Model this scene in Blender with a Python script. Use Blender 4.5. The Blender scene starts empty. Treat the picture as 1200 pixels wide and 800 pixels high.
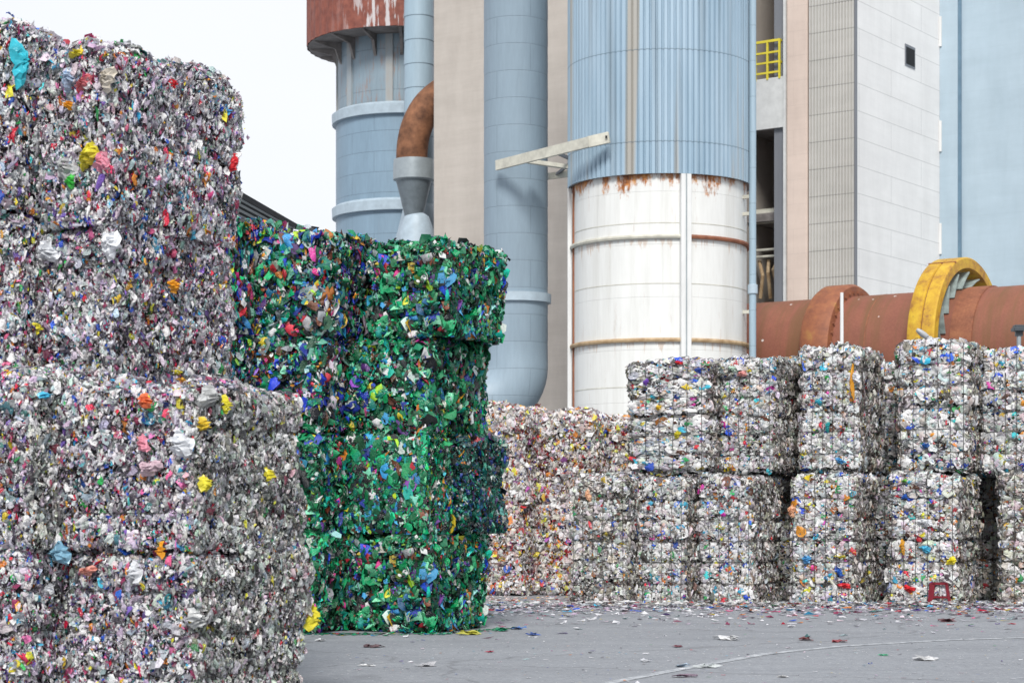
import bpy, math, random
import numpy as np
R_ = math.radians
F = 2333.0; CH = 1.4; HY = 600.0
sc = bpy.context.scene
col = sc.collection
random.seed(4)

# ---------------------------------------------------------------- helpers
def X(px, Y): return (px-600.0)/F*Y
def Z(py, Y): return CH+(HY-py)/F*Y
def GY(py): return F*CH/(py-HY)

def tag(o, label=None, cat=None, group=None, kind=None):
    if label: o['label'] = label
    if cat: o['category'] = cat
    if group: o['group'] = group
    if kind: o['kind'] = kind
    return o

def empty(name, loc=(0,0,0), rz=0.0, label=None, cat=None, group=None):
    o = bpy.data.objects.new(name, None); col.objects.link(o)
    o.location = loc; o.rotation_euler = (0,0,rz); o.empty_display_size = .2
    return tag(o, label, cat, group)

def mesh_np(name, V, Fc, smooth=False):
    me = bpy.data.meshes.new(name)
    me.from_pydata([tuple(v) for v in V], [], Fc)
    me.update()
    if smooth: me.polygons.foreach_set('use_smooth', [True]*len(me.polygons))
    return me

def link(name, me, mat, parent=None, loc=(0,0,0), rot=(0,0,0)):
    o = bpy.data.objects.new(name, me); col.objects.link(o)
    if mat is not None and len(me.materials) == 0: me.materials.append(mat)
    if parent is not None: o.parent = parent
    o.location = loc; o.rotation_euler = rot
    return o

class MB:
    def __init__(s): s.v=[]; s.f=[]
    def add(s, V, Fc):
        n=len(s.v); s.v += [tuple(v) for v in V]; s.f += [tuple(i+n for i in f) for f in Fc]; return s
    def box(s, x0,x1,y0,y1,z0,z1, c=0.0):
        if c <= 0:
            V=[(x0,y0,z0),(x1,y0,z0),(x1,y1,z0),(x0,y1,z0),(x0,y0,z1),(x1,y0,z1),(x1,y1,z1),(x0,y1,z1)]
            return s.add(V, [(3,2,1,0),(4,5,6,7),(0,1,5,4),(1,2,6,5),(2,3,7,6),(3,0,4,7)])
        # chamfered vertical edges and top
        def ring(d, z):
            return [(x0+c*d[0],y0+d[1]*c,z) for d in ()]
        pts=lambda e,z:[(x0+c+e,y0+e,z),(x1-c-e,y0+e,z),(x1-e,y0+c+e,z),(x1-e,y1-c-e,z),(x1-c-e,y1-e,z),(x0+c+e,y1-e,z),(x0+e,y1-c-e,z),(x0+e,y0+c+e,z)]
        V=pts(0,z0)+pts(0,z1-c)+pts(c*.7,z1)
        Fc=[tuple(range(7,-1,-1)), tuple(range(16,24))]
        for r in (0,8):
            for k in range(8): Fc.append((r+k, r+(k+1)%8, r+8+(k+1)%8, r+8+k))
        return s.add(V,Fc)
    def beam(s, a, b, w, h, up=(0,0,1)):
        a=np.array(a,float); b=np.array(b,float); d=b-a; L=np.linalg.norm(d); d/=L
        u=np.array(up,float); sd=np.cross(d,u); n=np.linalg.norm(sd)
        if n<1e-4: u=np.array((0,1,0.)); sd=np.cross(d,u); n=np.linalg.norm(sd)
        sd/=n; u=np.cross(sd,d)
        V=[]
        for p in (a,b):
            for i,j in ((-1,-1),(1,-1),(1,1),(-1,1)): V.append(p+sd*i*w/2+u*j*h/2)
        return s.add(V, [(3,2,1,0),(4,5,6,7),(0,1,5,4),(1,2,6,5),(2,3,7,6),(3,0,4,7)])
    def tube(s, pts, r, n=8, closed=False, cap=True):
        P=np.array(pts,float); m=len(P)
        rr = r if hasattr(r,'__len__') else [r]*m
        V=[]; prev=None
        for i in range(m):
            a=P[(i-1)%m] if (closed or i>0) else P[i]; b=P[(i+1)%m] if (closed or i<m-1) else P[i]
            t=b-a; t/= (np.linalg.norm(t)+1e-9)
            if prev is None:
                u=np.cross(t,(0,0,1.)); 
                if np.linalg.norm(u)<1e-3: u=np.cross(t,(1.,0,0))
            else: u=prev-t*np.dot(prev,t)
            u/= (np.linalg.norm(u)+1e-9); prev=u; w=np.cross(t,u)
            for k in range(n):
                an=2*math.pi*k/n; V.append(P[i]+(u*math.cos(an)+w*math.sin(an))*rr[i])
        Fc=[]
        for i in range(m if closed else m-1):
            j=(i+1)%m
            for k in range(n): Fc.append((i*n+k, j*n+k, j*n+(k+1)%n, i*n+(k+1)%n))
        if cap and not closed:
            Fc.append(tuple(range(n))); Fc.append(tuple((m-1)*n+k for k in range(n-1,-1,-1)))
        return s.add(V,Fc)
    def lathe(s, prof, n=64, a0=0.0, a1=2*math.pi, ripple=None):
        full = abs(a1-a0-2*math.pi)<1e-6
        m = n if full else n+1
        V=[]
        for (r,z) in prof:
            for k in range(m):
                a=a0+(a1-a0)*k/n; q=r+(ripple(a) if ripple else 0)
                V.append((q*math.cos(a), q*math.sin(a), z))
        Fc=[]
        for i in range(len(prof)-1):
            for k in range(n):
                k2=(k+1)%m if full else k+1
                Fc.append((i*m+k, i*m+k2, (i+1)*m+k2, (i+1)*m+k))
        return s.add(V,Fc)
    def build(s, name, mat, parent=None, loc=(0,0,0), rot=(0,0,0), smooth=False):
        me=mesh_np(name, s.v, s.f, smooth)
        if smooth:
            try: me.set_sharp_from_angle(angle=R_(35))
            except Exception: pass
        return link(name, me, mat, parent, loc, rot)

# ---------------------------------------------------------------- materials
class NT:
    def __init__(s, name):
        s.m=bpy.data.materials.new(name); s.m.use_nodes=True; s.t=s.m.node_tree
        s.b=s.t.nodes['Principled BSDF']
    def n(s, typ, **k):
        o=s.t.nodes.new(typ)
        for a,v in k.items():
            if a in o.inputs.keys() if isinstance(a,str) else False: o.inputs[a].default_value=v
            else: setattr(o,a,v)
        return o
    def l(s,a,b): s.t.links.new(a,b)
    def coord(s, kind='Object', scale=(1,1,1)):
        tc=s.n('ShaderNodeTexCoord'); mp=s.n('ShaderNodeMapping'); s.l(tc.outputs[kind], mp.inputs['Vector']); mp.inputs['Scale'].default_value=scale
        return mp.outputs['Vector']
    def noise(s, vec, scale=5, detail=4, rough=.6):
        o=s.n('ShaderNodeTexNoise'); o.inputs['Scale'].default_value=scale; o.inputs['Detail'].default_value=detail; o.inputs['Roughness'].default_value=rough
        s.l(vec,o.inputs['Vector']); return o.outputs['Fac']
    def ramp(s, fac, stops):
        o=s.n('ShaderNodeValToRGB'); e=o.color_ramp.elements
        while len(e)<len(stops): e.new(.5)
        for i,(p,c) in enumerate(stops):
            e[i].position=p; e[i].color=(*c,1) if len(c)==3 else c
        s.l(fac,o.inputs['Fac']); return o.outputs['Color']
    def mix(s, fac, a, b, blend='MIX'):
        o=s.n('ShaderNodeMix', data_type='RGBA', blend_type=blend)
        for sock,v in ((o.inputs[0],fac),(o.inputs[6],a),(o.inputs[7],b)):
            if isinstance(v,(int,float)): sock.default_value=v
            elif isinstance(v,tuple): sock.default_value=(*v,1)
            else: s.l(v,sock)
        return o.outputs[2]
    def math(s, op, a, b=None):
        o=s.n('ShaderNodeMath', operation=op)
        for i,v in enumerate((a,b)):
            if v is None: continue
            if isinstance(v,(int,float)): o.inputs[i].default_value=v
            else: s.l(v,o.inputs[i])
        return o.outputs[0]
    def bump(s, h, strength=.3, dist=.02):
        o=s.n('ShaderNodeBump'); o.inputs['Strength'].default_value=strength; o.inputs['Distance'].default_value=dist
        s.l(h,o.inputs['Height']); s.l(o.outputs['Normal'], s.b.inputs['Normal'])
    def base(s, c):
        if isinstance(c,tuple): s.b.inputs['Base Color'].default_value=(*c,1)
        else: s.l(c,s.b.inputs['Base Color'])
    def set(s, rough=.6, metal=0, spec=.5):
        s.b.inputs['Roughness'].default_value=rough; s.b.inputs['Metallic'].default_value=metal; s.b.inputs['Specular IOR Level'].default_value=spec
        return s.m

def cyl_vec(t, R):
    tc=t.n('ShaderNodeTexCoord'); sp=t.n('ShaderNodeSeparateXYZ'); t.l(tc.outputs['Object'],sp.inputs[0])
    a=t.math('ARCTAN2', sp.outputs['Y'], sp.outputs['X']); u=t.math('MULTIPLY', a, R)
    cb=t.n('ShaderNodeCombineXYZ'); t.l(u,cb.inputs[0]); t.l(sp.outputs['Z'],cb.inputs[1])
    return cb.outputs[0], sp.outputs['Z'], u

def brick(t, vec, w, h, mort=.012, off=.5, bias=0.0):
    b=t.n('ShaderNodeTexBrick'); b.offset=off
    b.inputs['Scale'].default_value=1; b.inputs['Brick Width'].default_value=w; b.inputs['Row Height'].default_value=h
    b.inputs['Mortar Size'].default_value=mort; b.inputs['Mortar Smooth'].default_value=.3
    b.inputs['Color1'].default_value=(.35,.35,.35,1); b.inputs['Color2'].default_value=(.65,.65,.65,1)
    t.l(vec,b.inputs['Vector']); return b

def painted_cyl(name, R, base, w, h, dark=.55, rustamt=.0, var=.12, rough=.45, rustz=None):
    t=NT(name); vec,zz,u=cyl_vec(t,R)
    br=brick(t,vec,w,h,.014)
    n1=t.noise(t.coord('Object',(1,1,.25)),1.1,6,.65)
    n2=t.noise(t.coord('Object',(6,6,.6)),2.2,5,.7)
    lo=tuple(c*(1-var) for c in base); hi=tuple(min(.9,c*(1+var)) for c in base)
    c=t.ramp(n1,[(.3,lo),(.7,hi)])
    c=t.mix(.5*var*4, c, t.ramp(n2,[(.35,tuple(x*.8 for x in base)),(.65,tuple(min(.9,x*1.12) for x in base))]))
    c=t.mix(t.math('MULTIPLY', br.outputs['Color'], .18), c, tuple(x*.75 for x in base))
    c=t.mix(t.math('MULTIPLY', br.outputs['Fac'], dark), c, tuple(x*.35 for x in base))
    if rustamt>0:
        n3=t.noise(t.coord('Object',(4,4,.5)),1.3,8,.75)
        m=t.ramp(n3,[(.62-.1*rustamt,(0,0,0)),(.72,(1,1,1))])
        c=t.mix(t.math('MULTIPLY',m,rustamt), c, (.30,.13,.05))
    if rustz is not None:
        z1,dz=rustz
        g=t.math('SUBTRACT', 1.0, t.math('DIVIDE', t.math('SUBTRACT', z1, zz), dz))
        n4=t.noise(t.coord('Object',(1.1,1.1,.5)),1.1,10,.78)
        m=t.math('ADD', g, t.math('MULTIPLY', t.math('SUBTRACT', n4,.5), 5.0))
        mm=t.ramp(m,[(.60,(0,0,0)),(.95,(1,1,1))])
        n5=t.noise(t.coord('Object'),5,5,.7)
        rc=t.ramp(n5,[(.35,(.14,.04,.012)),(.55,(.45,.16,.03)),(.72,(.62,.36,.14))])
        c=t.mix(mm, c, rc)
        for zb in (9.27,6.33):
            gg=t.math('SUBTRACT',1.0,t.math('DIVIDE',t.math('SUBTRACT',zb,zz),.55)); nn=t.noise(t.coord('Object',(2.6,2.6,.22)),1.9,7,.7)
            m2=t.math('MULTIPLY',t.ramp(t.math('ADD',gg,t.math('MULTIPLY',t.math('SUBTRACT',nn,.5),5.0)),[(.95,(0,0,0)),(1.7,(1,1,1))]),t.math('LESS_THAN',zz,zb))
            c=t.mix(t.math('MULTIPLY',m2,.42),c,(.42,.24,.12))
        gr=t.noise(t.coord('Object',(1.5,1.5,.1)),1.6,6,.7); c=t.mix(t.math('MULTIPLY',t.ramp(gr,[(.48,(0,0,0)),(.72,(1,1,1))]),.35),c,(.40,.39,.34))
    t.base(c); t.bump(t.math('SUBTRACT',1.0,br.outputs['Fac']), .5, .02)
    return t.set(rough, 0, .4)

def simple(name, base, var=.15, rough=.5, metal=0, scale=3, stretch=(1,1,1), b2=None, bump=0):
    t=NT(name); n=t.noise(t.coord('Object',stretch),scale,6,.65)
    hi=b2 if b2 else tuple(min(.9,c*(1+var)) for c in base)
    t.base(t.ramp(n,[(.32,tuple(c*(1-var) for c in base)),(.68,hi)]))
    if bump: t.bump(n,bump,.02)
    return t.set(rough,metal,.4)

M={}
# plastic scraps: each scrap carries a palette colour, some darkened to paint side shade
t=NT('plastic_scraps'); at=t.n('ShaderNodeAttribute', attribute_name='scrap_color')
nz=t.noise(t.coord('Object'),45,3,.6)
t.base(t.mix(.35, at.outputs['Color'], t.ramp(nz,[(.35,(.4,.4,.41)),(.55,(1,1,1))]), 'MULTIPLY'))
t.l(t.math('ADD', .10, t.math('MULTIPLY', at.outputs['Alpha'], .45)), t.b.inputs['Roughness'])
t.b.inputs['Specular IOR Level'].default_value=.8
nb=t.noise(t.coord('Object'),75,2,.6); t.bump(nb,.9,.012)
tr=t.n('ShaderNodeBsdfTranslucent'); t.l(at.outputs['Color'],tr.inputs['Color']); ms=t.n('ShaderNodeMixShader'); ms.inputs[0].default_value=.22
t.l(t.b.outputs[0],ms.inputs[1]); t.l(tr.outputs[0],ms.inputs[2]); t.l(ms.outputs[0],t.t.nodes['Material Output'].inputs['Surface'])
M['flake']=t.m
# the compacted inside of the bale, coloured dark to paint shade between scraps
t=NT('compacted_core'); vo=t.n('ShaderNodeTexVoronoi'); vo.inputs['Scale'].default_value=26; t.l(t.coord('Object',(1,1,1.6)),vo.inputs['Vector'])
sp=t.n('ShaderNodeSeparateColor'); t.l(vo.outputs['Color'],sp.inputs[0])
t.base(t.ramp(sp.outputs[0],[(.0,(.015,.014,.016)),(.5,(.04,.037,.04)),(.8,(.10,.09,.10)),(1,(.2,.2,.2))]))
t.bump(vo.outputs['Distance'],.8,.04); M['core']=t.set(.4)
t=NT('green_core'); vo=t.n('ShaderNodeTexVoronoi'); vo.inputs['Scale'].default_value=22; t.l(t.coord('Object',(1,1,1.4)),vo.inputs['Vector'])  # inside of the green bales, with the same painted shade
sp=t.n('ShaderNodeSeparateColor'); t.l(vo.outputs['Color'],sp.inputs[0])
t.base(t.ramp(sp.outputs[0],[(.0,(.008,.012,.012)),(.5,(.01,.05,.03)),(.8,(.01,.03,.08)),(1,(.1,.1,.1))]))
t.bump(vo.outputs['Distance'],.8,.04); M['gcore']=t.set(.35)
M['wire']=simple('baling_wire',(.10,.095,.09),.3,.5,.6)

def film(name,c):
    t=NT(name); n=t.noise(t.coord('Object'),14,4,.6)
    t.base(t.ramp(n,[(.3,tuple(x*.7 for x in c)),(.65,tuple(min(.9,x*1.1) for x in c))]))
    t.bump(n,.6,.02); m=t.set(.28); return m

# concrete yard
t=NT('yard_concrete'); v=t.coord('Object')
n1=t.noise(v,.16,6,.6); n2=t.noise(v,1.1,6,.7); n3=t.noise(v,38,3,.7)
c=t.ramp(n1,[(.35,(.175,.19,.215)),(.62,(.26,.28,.31))])
c=t.mix(.5,c,t.ramp(n2,[(.35,(.19,.20,.22)),(.66,(.30,.32,.345))]))
c=t.mix(.35,c,t.ramp(n3,[(.38,(.09,.095,.105)),(.62,(.38,.39,.40))]))
n7=t.noise(v,11,5,.75); c=t.mix(.3,c,t.ramp(n7,[(.38,(.12,.125,.14)),(.64,(.33,.34,.36))]))
n4=t.noise(t.coord('Object',(.18,1.4,1)),.7,7,.68); c=t.mix(t.math('MULTIPLY',t.ramp(n4,[(.46,(0,0,0)),(.66,(1,1,1))]),.33),c,(.13,.14,.155))
n6=t.noise(t.coord('Object',(1,1,1)),.55,8,.75); c=t.mix(t.math('MULTIPLY',t.ramp(n6,[(.58,(0,0,0)),(.64,(1,1,1))]),.45),c,(.12,.125,.135))
vs=t.n('ShaderNodeTexVoronoi'); vs.inputs['Scale'].default_value=5.5; t.l(v,vs.inputs['Vector'])
spk=t.ramp(vs.outputs['Distance'],[(.05,(1,1,1)),(.09,(0,0,0))])
c=t.mix(t.math('MULTIPLY',spk,.6),c,(.5,.5,.52))
cr=t.n('ShaderNodeTexVoronoi'); cr.feature='DISTANCE_TO_EDGE'; cr.inputs['Scale'].default_value=.16
dn=t.n('ShaderNodeTexNoise'); dn.inputs['Scale'].default_value=1.2; dn.inputs['Detail'].default_value=5; t.l(v,dn.inputs['Vector'])
vm=t.n('ShaderNodeVectorMath',operation='ADD'); sc2=t.n('ShaderNodeVectorMath',operation='SCALE'); sc2.inputs['Scale'].default_value=.9
t.l(dn.outputs['Color'],sc2.inputs[0]); t.l(v,vm.inputs[0]); t.l(sc2.outputs[0],vm.inputs[1]); t.l(vm.outputs[0],cr.inputs['Vector'])
c=t.mix(t.math('MULTIPLY',t.ramp(cr.outputs['Distance'],[(.0,(1,1,1)),(.006,(0,0,0))]),.45),c,(.07,.07,.075))
t.base(c); t.bump(n3,.35,.01); M['ground']=t.set(.78)
t=NT('worn_paint'); n=t.noise(t.coord('Object'),9,6,.75)
mx=t.ramp(n,[(.42,(0,0,0)),(.6,(1,1,1))]); t.base(t.mix(mx,(.22,.235,.255),(.48,.50,.52))); M['paint']=t.set(.7)

def concrete(name,a,b,w=2.4,h=.42,line=.12,uv='xz'):
    t=NT(name); tc=t.n('ShaderNodeTexCoord'); s=t.n('ShaderNodeSeparateXYZ'); t.l(tc.outputs['Object'],s.inputs[0])
    cb=t.n('ShaderNodeCombineXYZ'); t.l(t.math('ADD',s.outputs['X'],s.outputs['Y']),cb.inputs[0]); t.l(s.outputs['Z'],cb.inputs[1])
    br=brick(t,cb.outputs[0],w,h,.014)
    n1=t.noise(t.coord('Object',(1,1,.3)),.5,7,.65); n2=t.noise(t.coord('Object',(.7,.7,.15)),1.2,6,.7); n3=t.noise(t.coord('Object',(.25,.25,1.2)),1.3,7,.72)
    c=t.ramp(n1,[(.3,a),(.7,b)])
    c=t.mix(.22,c,t.ramp(n2,[(.35,tuple(x*.6 for x in a)),(.6,b)]))
    c=t.mix(.25,c,t.ramp(n3,[(.35,tuple(x*.75 for x in a)),(.65,b)]))
    c=t.mix(t.math('MULTIPLY',br.outputs['Color'],.08),c,tuple(x*.8 for x in a))
    c=t.mix(t.math('MULTIPLY',br.outputs['Fac'],line),c,tuple(x*.4 for x in a))
    t.base(c); t.bump(n3,.25,.02); return t.set(.85,0,.25)
M['beige']=concrete('beige_concrete',(.40,.36,.32),(.51,.47,.425),2.4,.42,.06)
M['pinkbeige']=concrete('pinkish_concrete',(.55,.45,.39),(.66,.55,.48),3,.9)
M['panel']=concrete('white_cladding_panel',(.755,.745,.73),(.81,.80,.785),5.5,.985,.55)
M['greyclad']=concrete('grey_corrugated_cladding',(.47,.46,.43),(.57,.56,.53),50,.985,.9)
M['bluewall']=concrete('pale_blue_wall',(.37,.47,.54),(.43,.53,.60),7,1.6,.08)
M['blueedge']=simple('dark_blue_joint',(.12,.2,.27))
M['white']=simple('white_painted_steel',(.66,.67,.66),.08,.45,0,3,(1,1,.3))
M['dirtywhite']=simple('dirty_white_steel',(.50,.49,.42),.22,.55,0,3)
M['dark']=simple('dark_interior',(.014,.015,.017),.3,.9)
M['greycol']=simple('grey_painted_column',(.17,.18,.20),.12,.6,0,1,(1,1,.2))
M['yellow']=simple('yellow_rail_paint',(.62,.52,.04),.12,.5)
M['slabwhite']=simple('whitish_concrete',(.55,.56,.55),.1,.8)
M['blue']=painted_cyl('blue_paint_duct',1.0,(.275,.355,.42),2.2,.83,.28,.05)
M['bluetower']=painted_cyl('blue_grey_steel_tower',3.3,(.20,.29,.37),2.6,.95,.5,.12,.15)
M['bluesmall']=painted_cyl('blue_paint_pipe',.63,(.30,.40,.47),9,1.05,.25,.0)
M['corrblue']=None
t=NT('blue_corrugated_sheet'); vec,zz,u=cyl_vec(t,2.78)
n1=t.noise(t.coord('Object',(1,1,.15)),1.3,6,.6)
c=t.ramp(n1,[(.3,(.25,.36,.45)),(.7,(.35,.46,.55))])
cbx=t.n('ShaderNodeCombineXYZ'); t.l(u,cbx.inputs[0]); t.l(t.math('MULTIPLY',zz,.03),cbx.inputs[1])
st=t.noise(cbx.outputs[0],1.15,2,.5)
c=t.mix(t.math('MULTIPLY',t.ramp(st,[(.60,(0,0,0)),(.65,(1,1,1))]),.75),c,(.36,.31,.24))
st2=t.noise(cbx.outputs[0],3.1,3,.5)
c=t.mix(t.math('MULTIPLY',t.ramp(st2,[(.52,(0,0,0)),(.70,(1,1,1))]),.42),c,(.17,.20,.22))
cs=t.n('ShaderNodeCombineXYZ'); t.l(u,cs.inputs[0]); t.l(t.math('SUBTRACT',zz,1.47),cs.inputs[1]); br=brick(t,cs.outputs[0],500,2.65,.02)
c=t.mix(t.math('MULTIPLY',br.outputs['Fac'],.6),c,(.09,.13,.17))
t.base(c); M['corrblue']=t.set(.42,0,.45)
M['silowhite']=painted_cyl('white_silo_plate',2.61,(.70,.71,.69),4.2,1.52,.10,.30,.07,.5,(11.2,1.0))
t=NT('rusty_steel'); n1=t.noise(t.coord('Object',(1,1,.4)),2.2,8,.72); n2=t.noise(t.coord('Object'),14,5,.7)
c=t.ramp(n1,[(.3,(.11,.035,.02)),(.5,(.23,.075,.04)),(.68,(.33,.13,.06))]); c=t.mix(.35,c,t.ramp(n2,[(.3,(.10,.04,.02)),(.7,(.36,.16,.08))])); t.base(c); t.bump(n2,.2,.01); M['rust']=t.set(.75)
t=NT('rusty_kiln_shell'); n1=t.noise(t.coord('Object',(1,1,1)),1.0,8,.7); n2=t.noise(t.coord('Object'),20,4,.7); n3=t.noise(t.coord('Object',(.12,.12,1.5)),1.3,6,.7)
c=t.ramp(n1,[(.3,(.18,.058,.034)),(.7,(.27,.092,.052))]); c=t.mix(.25,c,t.ramp(n2,[(.3,(.10,.045,.035)),(.7,(.33,.14,.10))])); c=t.mix(t.math('MULTIPLY',t.ramp(n3,[(.45,(0,0,0)),(.62,(1,1,1))]),.75),c,(.15,.075,.03))
sv=t.n('ShaderNodeTexVoronoi'); sv.inputs['Scale'].default_value=1.3; t.l(t.coord('Object'),sv.inputs['Vector'])
c=t.mix(t.ramp(sv.outputs['Distance'],[(.05,(1,1,1)),(.07,(0,0,0))]),c,(.6,.55,.52)); t.base(c); M['kiln']=t.set(.7)
t=NT('rusty_orange_ring'); n1=t.noise(t.coord('Object'),2,8,.72)
t.base(t.ramp(n1,[(.3,(.15,.05,.03)),(.55,(.28,.10,.045)),(.72,(.34,.18,.05))])); M['ring']=t.set(.7)
t=NT('chipped_yellow_ring'); n1=t.noise(t.coord('Object'),2.2,8,.72); n2=t.noise(t.coord('Object'),9,6,.75)
c=t.ramp(n1,[(.34,(.26,.11,.03)),(.47,(.48,.27,.02)),(.66,(.62,.42,.03))]); c=t.mix(t.math('MULTIPLY',t.ramp(n2,[(.58,(0,0,0)),(.68,(1,1,1))]),.8),c,(.22,.10,.04)); t.base(c); M['yring']=t.set(.55)
M['teal']=simple('weathered_spring_plate',(.27,.33,.32),.3,.5,0,4)
t=NT('rust_and_peeling_paint'); vec,zz,u=cyl_vec(t,4.6)
cb=t.n('ShaderNodeCombineXYZ'); t.l(u,cb.inputs[0]); t.l(t.math('MULTIPLY',zz,.12),cb.inputs[1])
n1=t.noise(cb.outputs[0],2.6,4,.7); n2=t.noise(t.coord('Object'),3,6,.7); so=t.n('ShaderNodeSeparateXYZ'); t.l(t.coord('Object'),so.inputs[0]); xs=t.ramp(t.math('ADD',t.math('MULTIPLY',so.outputs['X'],.2),.8),[(.25,(.08,.08,.08)),(.50,(1,1,1))])
c=t.ramp(n2,[(.3,(.13,.035,.025)),(.7,(.27,.085,.055))])
c=t.mix(t.math('MULTIPLY',t.ramp(n1,[(.53,(0,0,0)),(.58,(1,1,1))]),xs),c,(.50,.47,.47)); t.base(c); M['crown']=t.set(.7)
M['greyblue']=simple('dull_grey_steel',(.15,.18,.20),.2,.45,.2)
M['elbow']=simple('dark_rusty_elbow',(.13,.052,.025),.45,.8,0,1.6,(1,1,1),(.27,.12,.06))
M['galv']=simple('galvanised_steel',(.30,.34,.36),.1,.4,.3)
M['roof']=simple('dark_roof_sheet',(.085,.095,.10),.2,.6)
M['lampgrey']=simple('grey_lamp_casting',(.36,.37,.38),.1,.4)
M['lampdark']=simple('dark_lamp_casting',(.05,.06,.07),.1,.4)
M['pilas']=simple('streaked_pilaster',(.42,.38,.33),.25,.7,0,1.6,(1,1,.3),(.30,.36,.40))
M['undercrown']=simple('dark_grey_concrete',(.22,.20,.19),.35,.8,0,1.5)  # darker mottled grey for undersides, brackets, slabs and piers
M['paleband']=simple('pale_blue_band',(.36,.44,.50),.12,.5)
M['tan_band']=simple('rusty_tan_band',(.40,.24,.11),.35,.6,0,4,(1,1,1),(.55,.42,.26))
M['maroon']=simple('maroon_plastic',(.17,.015,.025),.2,.35)

# ---------------------------------------------------------------- bales
P_NEAR=[(.33,(.82,.82,.85)),(.21,(.58,.58,.63)),(.13,(.28,.27,.31)),(.09,(.05,.04,.06)),(.07,(.56,.44,.58)),(.07,(.78,.64,.72)),(.045,(.26,.03,.09)),(.04,(.36,.50,.52)),
 (.026,(.70,.02,.06)),(.024,(.02,.10,.58)),(.018,(.05,.42,.70)),(.016,(.80,.60,.03)),(.014,(.84,.26,.03)),(.014,(.03,.36,.08)),(.022,(.82,.14,.32)),(.02,(.04,.16,.16)),(.02,(.13,.07,.28))]
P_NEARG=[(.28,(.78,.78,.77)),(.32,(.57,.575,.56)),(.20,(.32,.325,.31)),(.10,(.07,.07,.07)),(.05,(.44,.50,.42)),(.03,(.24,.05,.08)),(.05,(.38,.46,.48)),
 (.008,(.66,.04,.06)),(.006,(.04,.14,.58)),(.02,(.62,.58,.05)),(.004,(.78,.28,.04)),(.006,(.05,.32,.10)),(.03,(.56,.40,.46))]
P_GREEN=[(.30,(.0,.26,.10)),(.22,(.0,.13,.05)),(.12,(.0,.26,.20)),(.09,(.18,.62,.36)),(.05,(.01,.04,.36)),(.035,(.03,.26,.54)),(.065,(.70,.76,.72)),(.17,(.006,.010,.012)),
 (.03,(.15,.045,.02)),(.012,(.14,.04,.27)),(.012,(.62,.04,.28)),(.010,(.82,.25,.02)),(.008,(.66,.54,.03)),(.012,(.56,.03,.05)),(.022,(.24,.42,.01)),(.02,(.26,.30,.30))]
P_TEAL=[(.18,(.0,.15,.09)),(.22,(.0,.075,.05)),(.14,(.0,.15,.14)),(.06,(.14,.42,.36)),(.10,(.01,.035,.22)),(.04,(.03,.18,.36)),(.08,(.50,.56,.56)),(.13,(.008,.011,.016)),(.03,(.12,.05,.03)),(.02,(.12,.05,.2)),(.006,(.5,.04,.2)),(.005,(.7,.25,.02)),(.006,(.5,.03,.05))]
P_DGREEN=[(.14,(.0,.26,.10)),(.10,(.0,.10,.045)),(.09,(.0,.22,.19)),(.06,(.18,.52,.38)),(.12,(.01,.035,.36)),(.05,(.03,.22,.50)),(.11,(.68,.72,.72)),(.16,(.009,.010,.016)),
 (.06,(.17,.06,.03)),(.03,(.14,.05,.26)),(.028,(.60,.04,.22)),(.032,(.84,.28,.02)),(.018,(.68,.50,.03)),(.034,(.60,.03,.05)),(.03,(.30,.34,.36)),(.022,(.22,.42,.02))]
P_WHITE=[(.52,(.86,.86,.86)),(.20,(.64,.64,.64)),(.07,(.36,.35,.34)),(.03,(.08,.07,.065)),(.06,(.54,.66,.74)),(.03,(.66,.56,.54)),
 (.018,(.68,.03,.05)),(.026,(.02,.09,.60)),(.020,(.04,.44,.68)),(.016,(.78,.60,.03)),(.020,(.84,.28,.03)),(.010,(.03,.34,.10)),(.006,(.68,.06,.42)),(.016,(.12,.04,.02))]
P_GREY=[(.36,(.80,.79,.77)),(.27,(.57,.56,.53)),(.15,(.34,.32,.29)),(.08,(.10,.085,.07)),(.04,(.5,.58,.64)),(.04,(.54,.43,.36)),
 (.009,(.62,.03,.05)),(.010,(.02,.10,.5)),(.009,(.05,.38,.56)),(.012,(.72,.54,.03)),(.014,(.76,.27,.03)),(.008,(.04,.32,.1)),(.016,(.12,.04,.02))]
P_DIRTSHADE=[(.26,(.68,.66,.63)),(.28,(.42,.40,.37)),(.22,(.22,.20,.18)),(.12,(.06,.05,.042)),(.03,(.3,.36,.4)),(.04,(.3,.2,.15)),(.008,(.4,.03,.04)),(.008,(.02,.08,.3)),(.010,(.5,.36,.03)),(.006,(.03,.2,.08))]  # brown-grey dirt plus painted shade for the white bales' side faces
P_PINK=[(.54,(.86,.81,.79)),(.14,(.82,.62,.58)),(.08,(.50,.42,.40)),(.045,(.82,.27,.05)),(.05,(.18,.05,.035)),(.05,(.62,.05,.06)),(.05,(.80,.58,.06)),(.018,(.04,.10,.45)),(.05,(.64,.62,.64)),(.012,(.05,.32,.1)),(.02,(.32,.08,.32))]

def smooth_noise(rng, k=9, lo=1.0, hi=5.0):
    D=rng.normal(size=(k,3)); D/=np.linalg.norm(D,axis=1)[:,None]; D*=rng.uniform(lo,hi,(k,1))
    ph=rng.uniform(0,6.28,k); am=1/np.sqrt(k)
    return lambda P: (np.sin(P@D.T*2+ph)*am).sum(1)*1.2

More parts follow.
